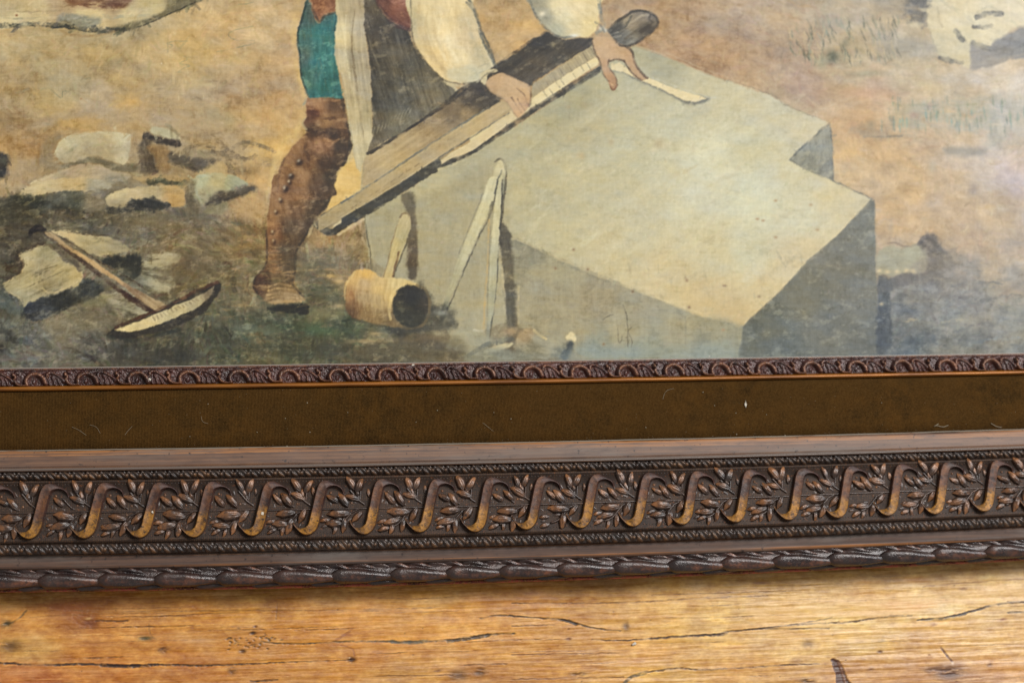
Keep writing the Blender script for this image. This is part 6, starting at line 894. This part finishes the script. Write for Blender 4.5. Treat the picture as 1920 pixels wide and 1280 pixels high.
# sight edge ornament: repeating C-scroll, acanthus tuft and hooked leaf, carved in relief
def acanthus_mesh(seed):
    Lx, Ly, nx, ny = .0327, yv(681.5, .003) - yv(711, .0045), 120, 40; r = np.random.default_rng(seed); gx, gy = np.meshgrid(np.linspace(0, 1, nx), np.linspace(0, 1, ny), indexing='ij')
    gx2 = gx + .008 * np.sin(gy * 9 + seed); H = .0003 + .0012 * np.abs(gy - .5) ** 1.5
    def ridge(pts, w, h, p=1.2):
        nonlocal H
        q = spline(np.array(pts, float), 6); best = np.full(gx.shape, 9.)
        for sh in (-1, 0, 1):
            for k in range(len(q) - 1):
                ax, ay = (q[k][0] + sh) * Lx, q[k][1] * Ly; bx, by = (q[k + 1][0] + sh) * Lx, q[k + 1][1] * Ly; ex, ey = bx - ax, by - ay; T = np.clip(((gx2 * Lx - ax) * ex + (gy * Ly - ay) * ey) / (ex * ex + ey * ey + 1e-12), 0, 1)
                best = np.minimum(best, np.hypot(gx2 * Lx - ax - T * ex, gy * Ly - ay - T * ey))
        H = np.maximum(H, h * np.clip(1 - (best / w) ** 2, 0, 1) ** (1 / p))
    def dome(x, y, rx, ry, h):
        nonlocal H
        for sh in (-1, 0, 1): H = np.maximum(H, h * np.clip(1 - ((gx2 - x - sh) / rx) ** 2 - ((gy - y) / ry) ** 2, 0, 1) ** .5)
    m = .001; dome(.78, .62, .20, .62, 1.9 * m); dome(.40, .45, .20, .50, 2.0 * m)
    hh = np.clip(1 - ((gx2 - .125) / .115) ** 2 - ((gy - .50) / .46) ** 2, 0, 1) ** .6; H = H * (1 - hh) - .0022 * hh
    dome(.40, .52, .17, .46, 2.2 * m); hol = np.clip(1 - ((gx2 - .43) / .12) ** 2 - ((gy - .68) / .30) ** 2, 0, 1) ** .5; H -= hol * 1.9 * m
    ridge([(.23, .84), (.215, .6), (.25, .42), (.33, .30), (.42, .28), (.51, .42), (.57, .64), (.595, .82)], .0021, 3.2 * m); dome(.37, .70, .05, .20, 2.0 * m); dome(.50, .18, .09, .14, 2.4 * m)
    ridge([(-.03, .26), (.00, .42), (-.01, .60), (.02, .78), (.08, .92), (.16, .97), (.24, .95)], .0015, 3.2 * m); dome(.04, .16, .05, .12, 1.8 * m)
    ridge([(.61, .52), (.61, .34), (.66, .22), (.74, .24), (.82, .38), (.90, .56), (.95, .72)], .0016, 2.8 * m); ridge([(.635, .55), (.66, .70), (.675, .94)], .0012, 2.5 * m); ridge([(.71, .48), (.755, .66), (.775, .95)], .0013, 2.7 * m); ridge([(.80, .54), (.85, .72), (.875, .94)], .0012, 2.5 * m)
    dome(.635, .42, .026, .11, 3.5 * m); dome(.965, .34, .034, .14, 3.5 * m); dome(.97, .60, .025, .11, 3.2 * m); dome(.585, .86, .022, .10, 2.7 * m)
    H += .00010 * noise(gx * 700 + seed * 31, gy * 210, 0, 26, 20, seed)
    H += .00012 * r.normal(0, 1, H.shape) * 0; wr = np.clip((H - .0011) / .0019, 0, 1) ** 1.6
    H = np.where(H > 0, H * np.clip(np.minimum(gy / .05, (1 - gy) / .05), .15, 1), H)
    V = np.stack([gx * Lx, -gy * Ly, H], -1); return mesh('acanthus_ornament', V.reshape(-1, 3), grid_faces(nx, ny, True), True, wr)
AC = [acanthus_mesh(k) for k in range(2)]; yA = yv(681.5, .003); ax0 = unproj(125, 712, .004)[0]
for i in range(-9, 22):
    x = ax0 + i * .0327
    if not (-.39 < x < .39): continue
    o = link('acanthus_ornament', AC[i % 2], M_sight, sight, loc=(x, float(warp(x, yA)), .0026)); o.rotation_euler.z = .0035; o.scale = (1.0, rr.uniform(.97, 1.02), rr.uniform(1.1, 1.3))
# ---------------------------------------------------------------- small things: gesso losses, flakes, lint
def flake(name, u, v, z, w, h, t, mat, rot=0., **kw):
    x, y = unproj(u, v, z); r = random.Random(int(u * 7 + v)); n = 9; ring = [(math.cos(a) * w / 2 * r.uniform(.45, 1.25), math.sin(a) * h / 2 * r.uniform(.45, 1.25)) for a in np.arange(n) * 2 * math.pi / n]
    V = [(a, b, 0) for a, b in ring] + [(a * .85, b * .85, t * r.uniform(.7, 1.1)) for a, b in ring] + [(0, 0, t * 1.1)]; me = bpy.data.meshes.new(name)
    me.from_pydata(V, [], [(k, (k + 1) % n, n + (k + 1) % n, n + k) for k in range(n)] + [(n + k, n + (k + 1) % n, 2 * n) for k in range(n)]); me.update()
    par = kw.get('parent'); o = link(name, me, mat, **kw); o.location = (x, y, z) if par is None or par is frame else Vector((x, y, z)) - par.location; o.rotation_euler.z = rot; return o
flake('paint_flake', 1398, 758, .0042, .0016, .0055, .0006, M_white, -.05, label='white sliver of paint lying on the velvet towards the right', cat='flake')
flake('plaster_crumb', 1189, 1206.5, TZ + .0003, .0042, .0034, .0012, M_white, .4, label='small white crumb on the bare table below the frame', cat='crumb')
for u, v, w, h in ((281, 711, .0022, .0020), (775, 684, .0026, .0014), (1330, 668.5, .0015, .001)): flake('gesso_loss', u, v, .0058, w, h, .0004, M_white, parent=frame)
for u, v, w, h in ((286, 960, .0016, .0024), (492, 962, .0024, .0026)): flake('gesso_loss', u, v, BZ + .0045, w, h, .0006, M_white, .4, parent=frame)
b = MB(); rl = random.Random(11)
for q in ([(135, 800), (148, 806), (162, 816)], [(168, 796), (180, 800), (188, 812)], [(234, 815), (241, 806), (248, 799)], [(377, 780), (380, 790), (390, 794)], [(1243, 748), (1246, 738), (1252, 731), (1264, 728)], [(1755, 797), (1768, 800), (1778, 797)], [(1858, 793), (1868, 799), (1878, 801)], [(1752, 799), (1760, 794)], [(905, 792), (915, 800), (925, 808)]):
    b.tube([(*unproj(u, v, .0046), .0046) for u, v in sp2(q, 4)], .00009 if q[0][0] < 1700 else .00022, 5, .5)
SP = [(356, 818), (535, 784), (576, 755), (390, 757), (482, 810), (581, 810), (460, 838), (538, 836), (652, 773), (820, 769), (780, 791), (926, 773), (958, 785), (1211, 801), (1380, 774), (1340, 760), (1318, 735), (1653, 755), (1437, 777), (1381, 814), (1472, 816)]
for u, v in SP + [(rl.uniform(-60, 1980), rl.uniform(724, 826)) for _ in range(60)] + [(rl.uniform(-60, 1980), None) for _ in range(260)]:
    if v is None: v = float(np.interp(u, [0, 960, 1920], [849, 830, 805])) - abs(rl.gauss(0, 3.5)) - 1.5 if rl.random() < .6 else rl.uniform(724, 826)
    big = (u, v) in SP; x, y = unproj(u, v - u * .0, .0042); b.ball((x, y, .0041), rl.uniform(.00030, .00055) if big else rl.uniform(.00006, .00018), 6)
link('velvet_lint', b.mesh('velvet_lint'), M_lint, kind='stuff', label='pale lint, hairs and dust specks scattered on the velvet')
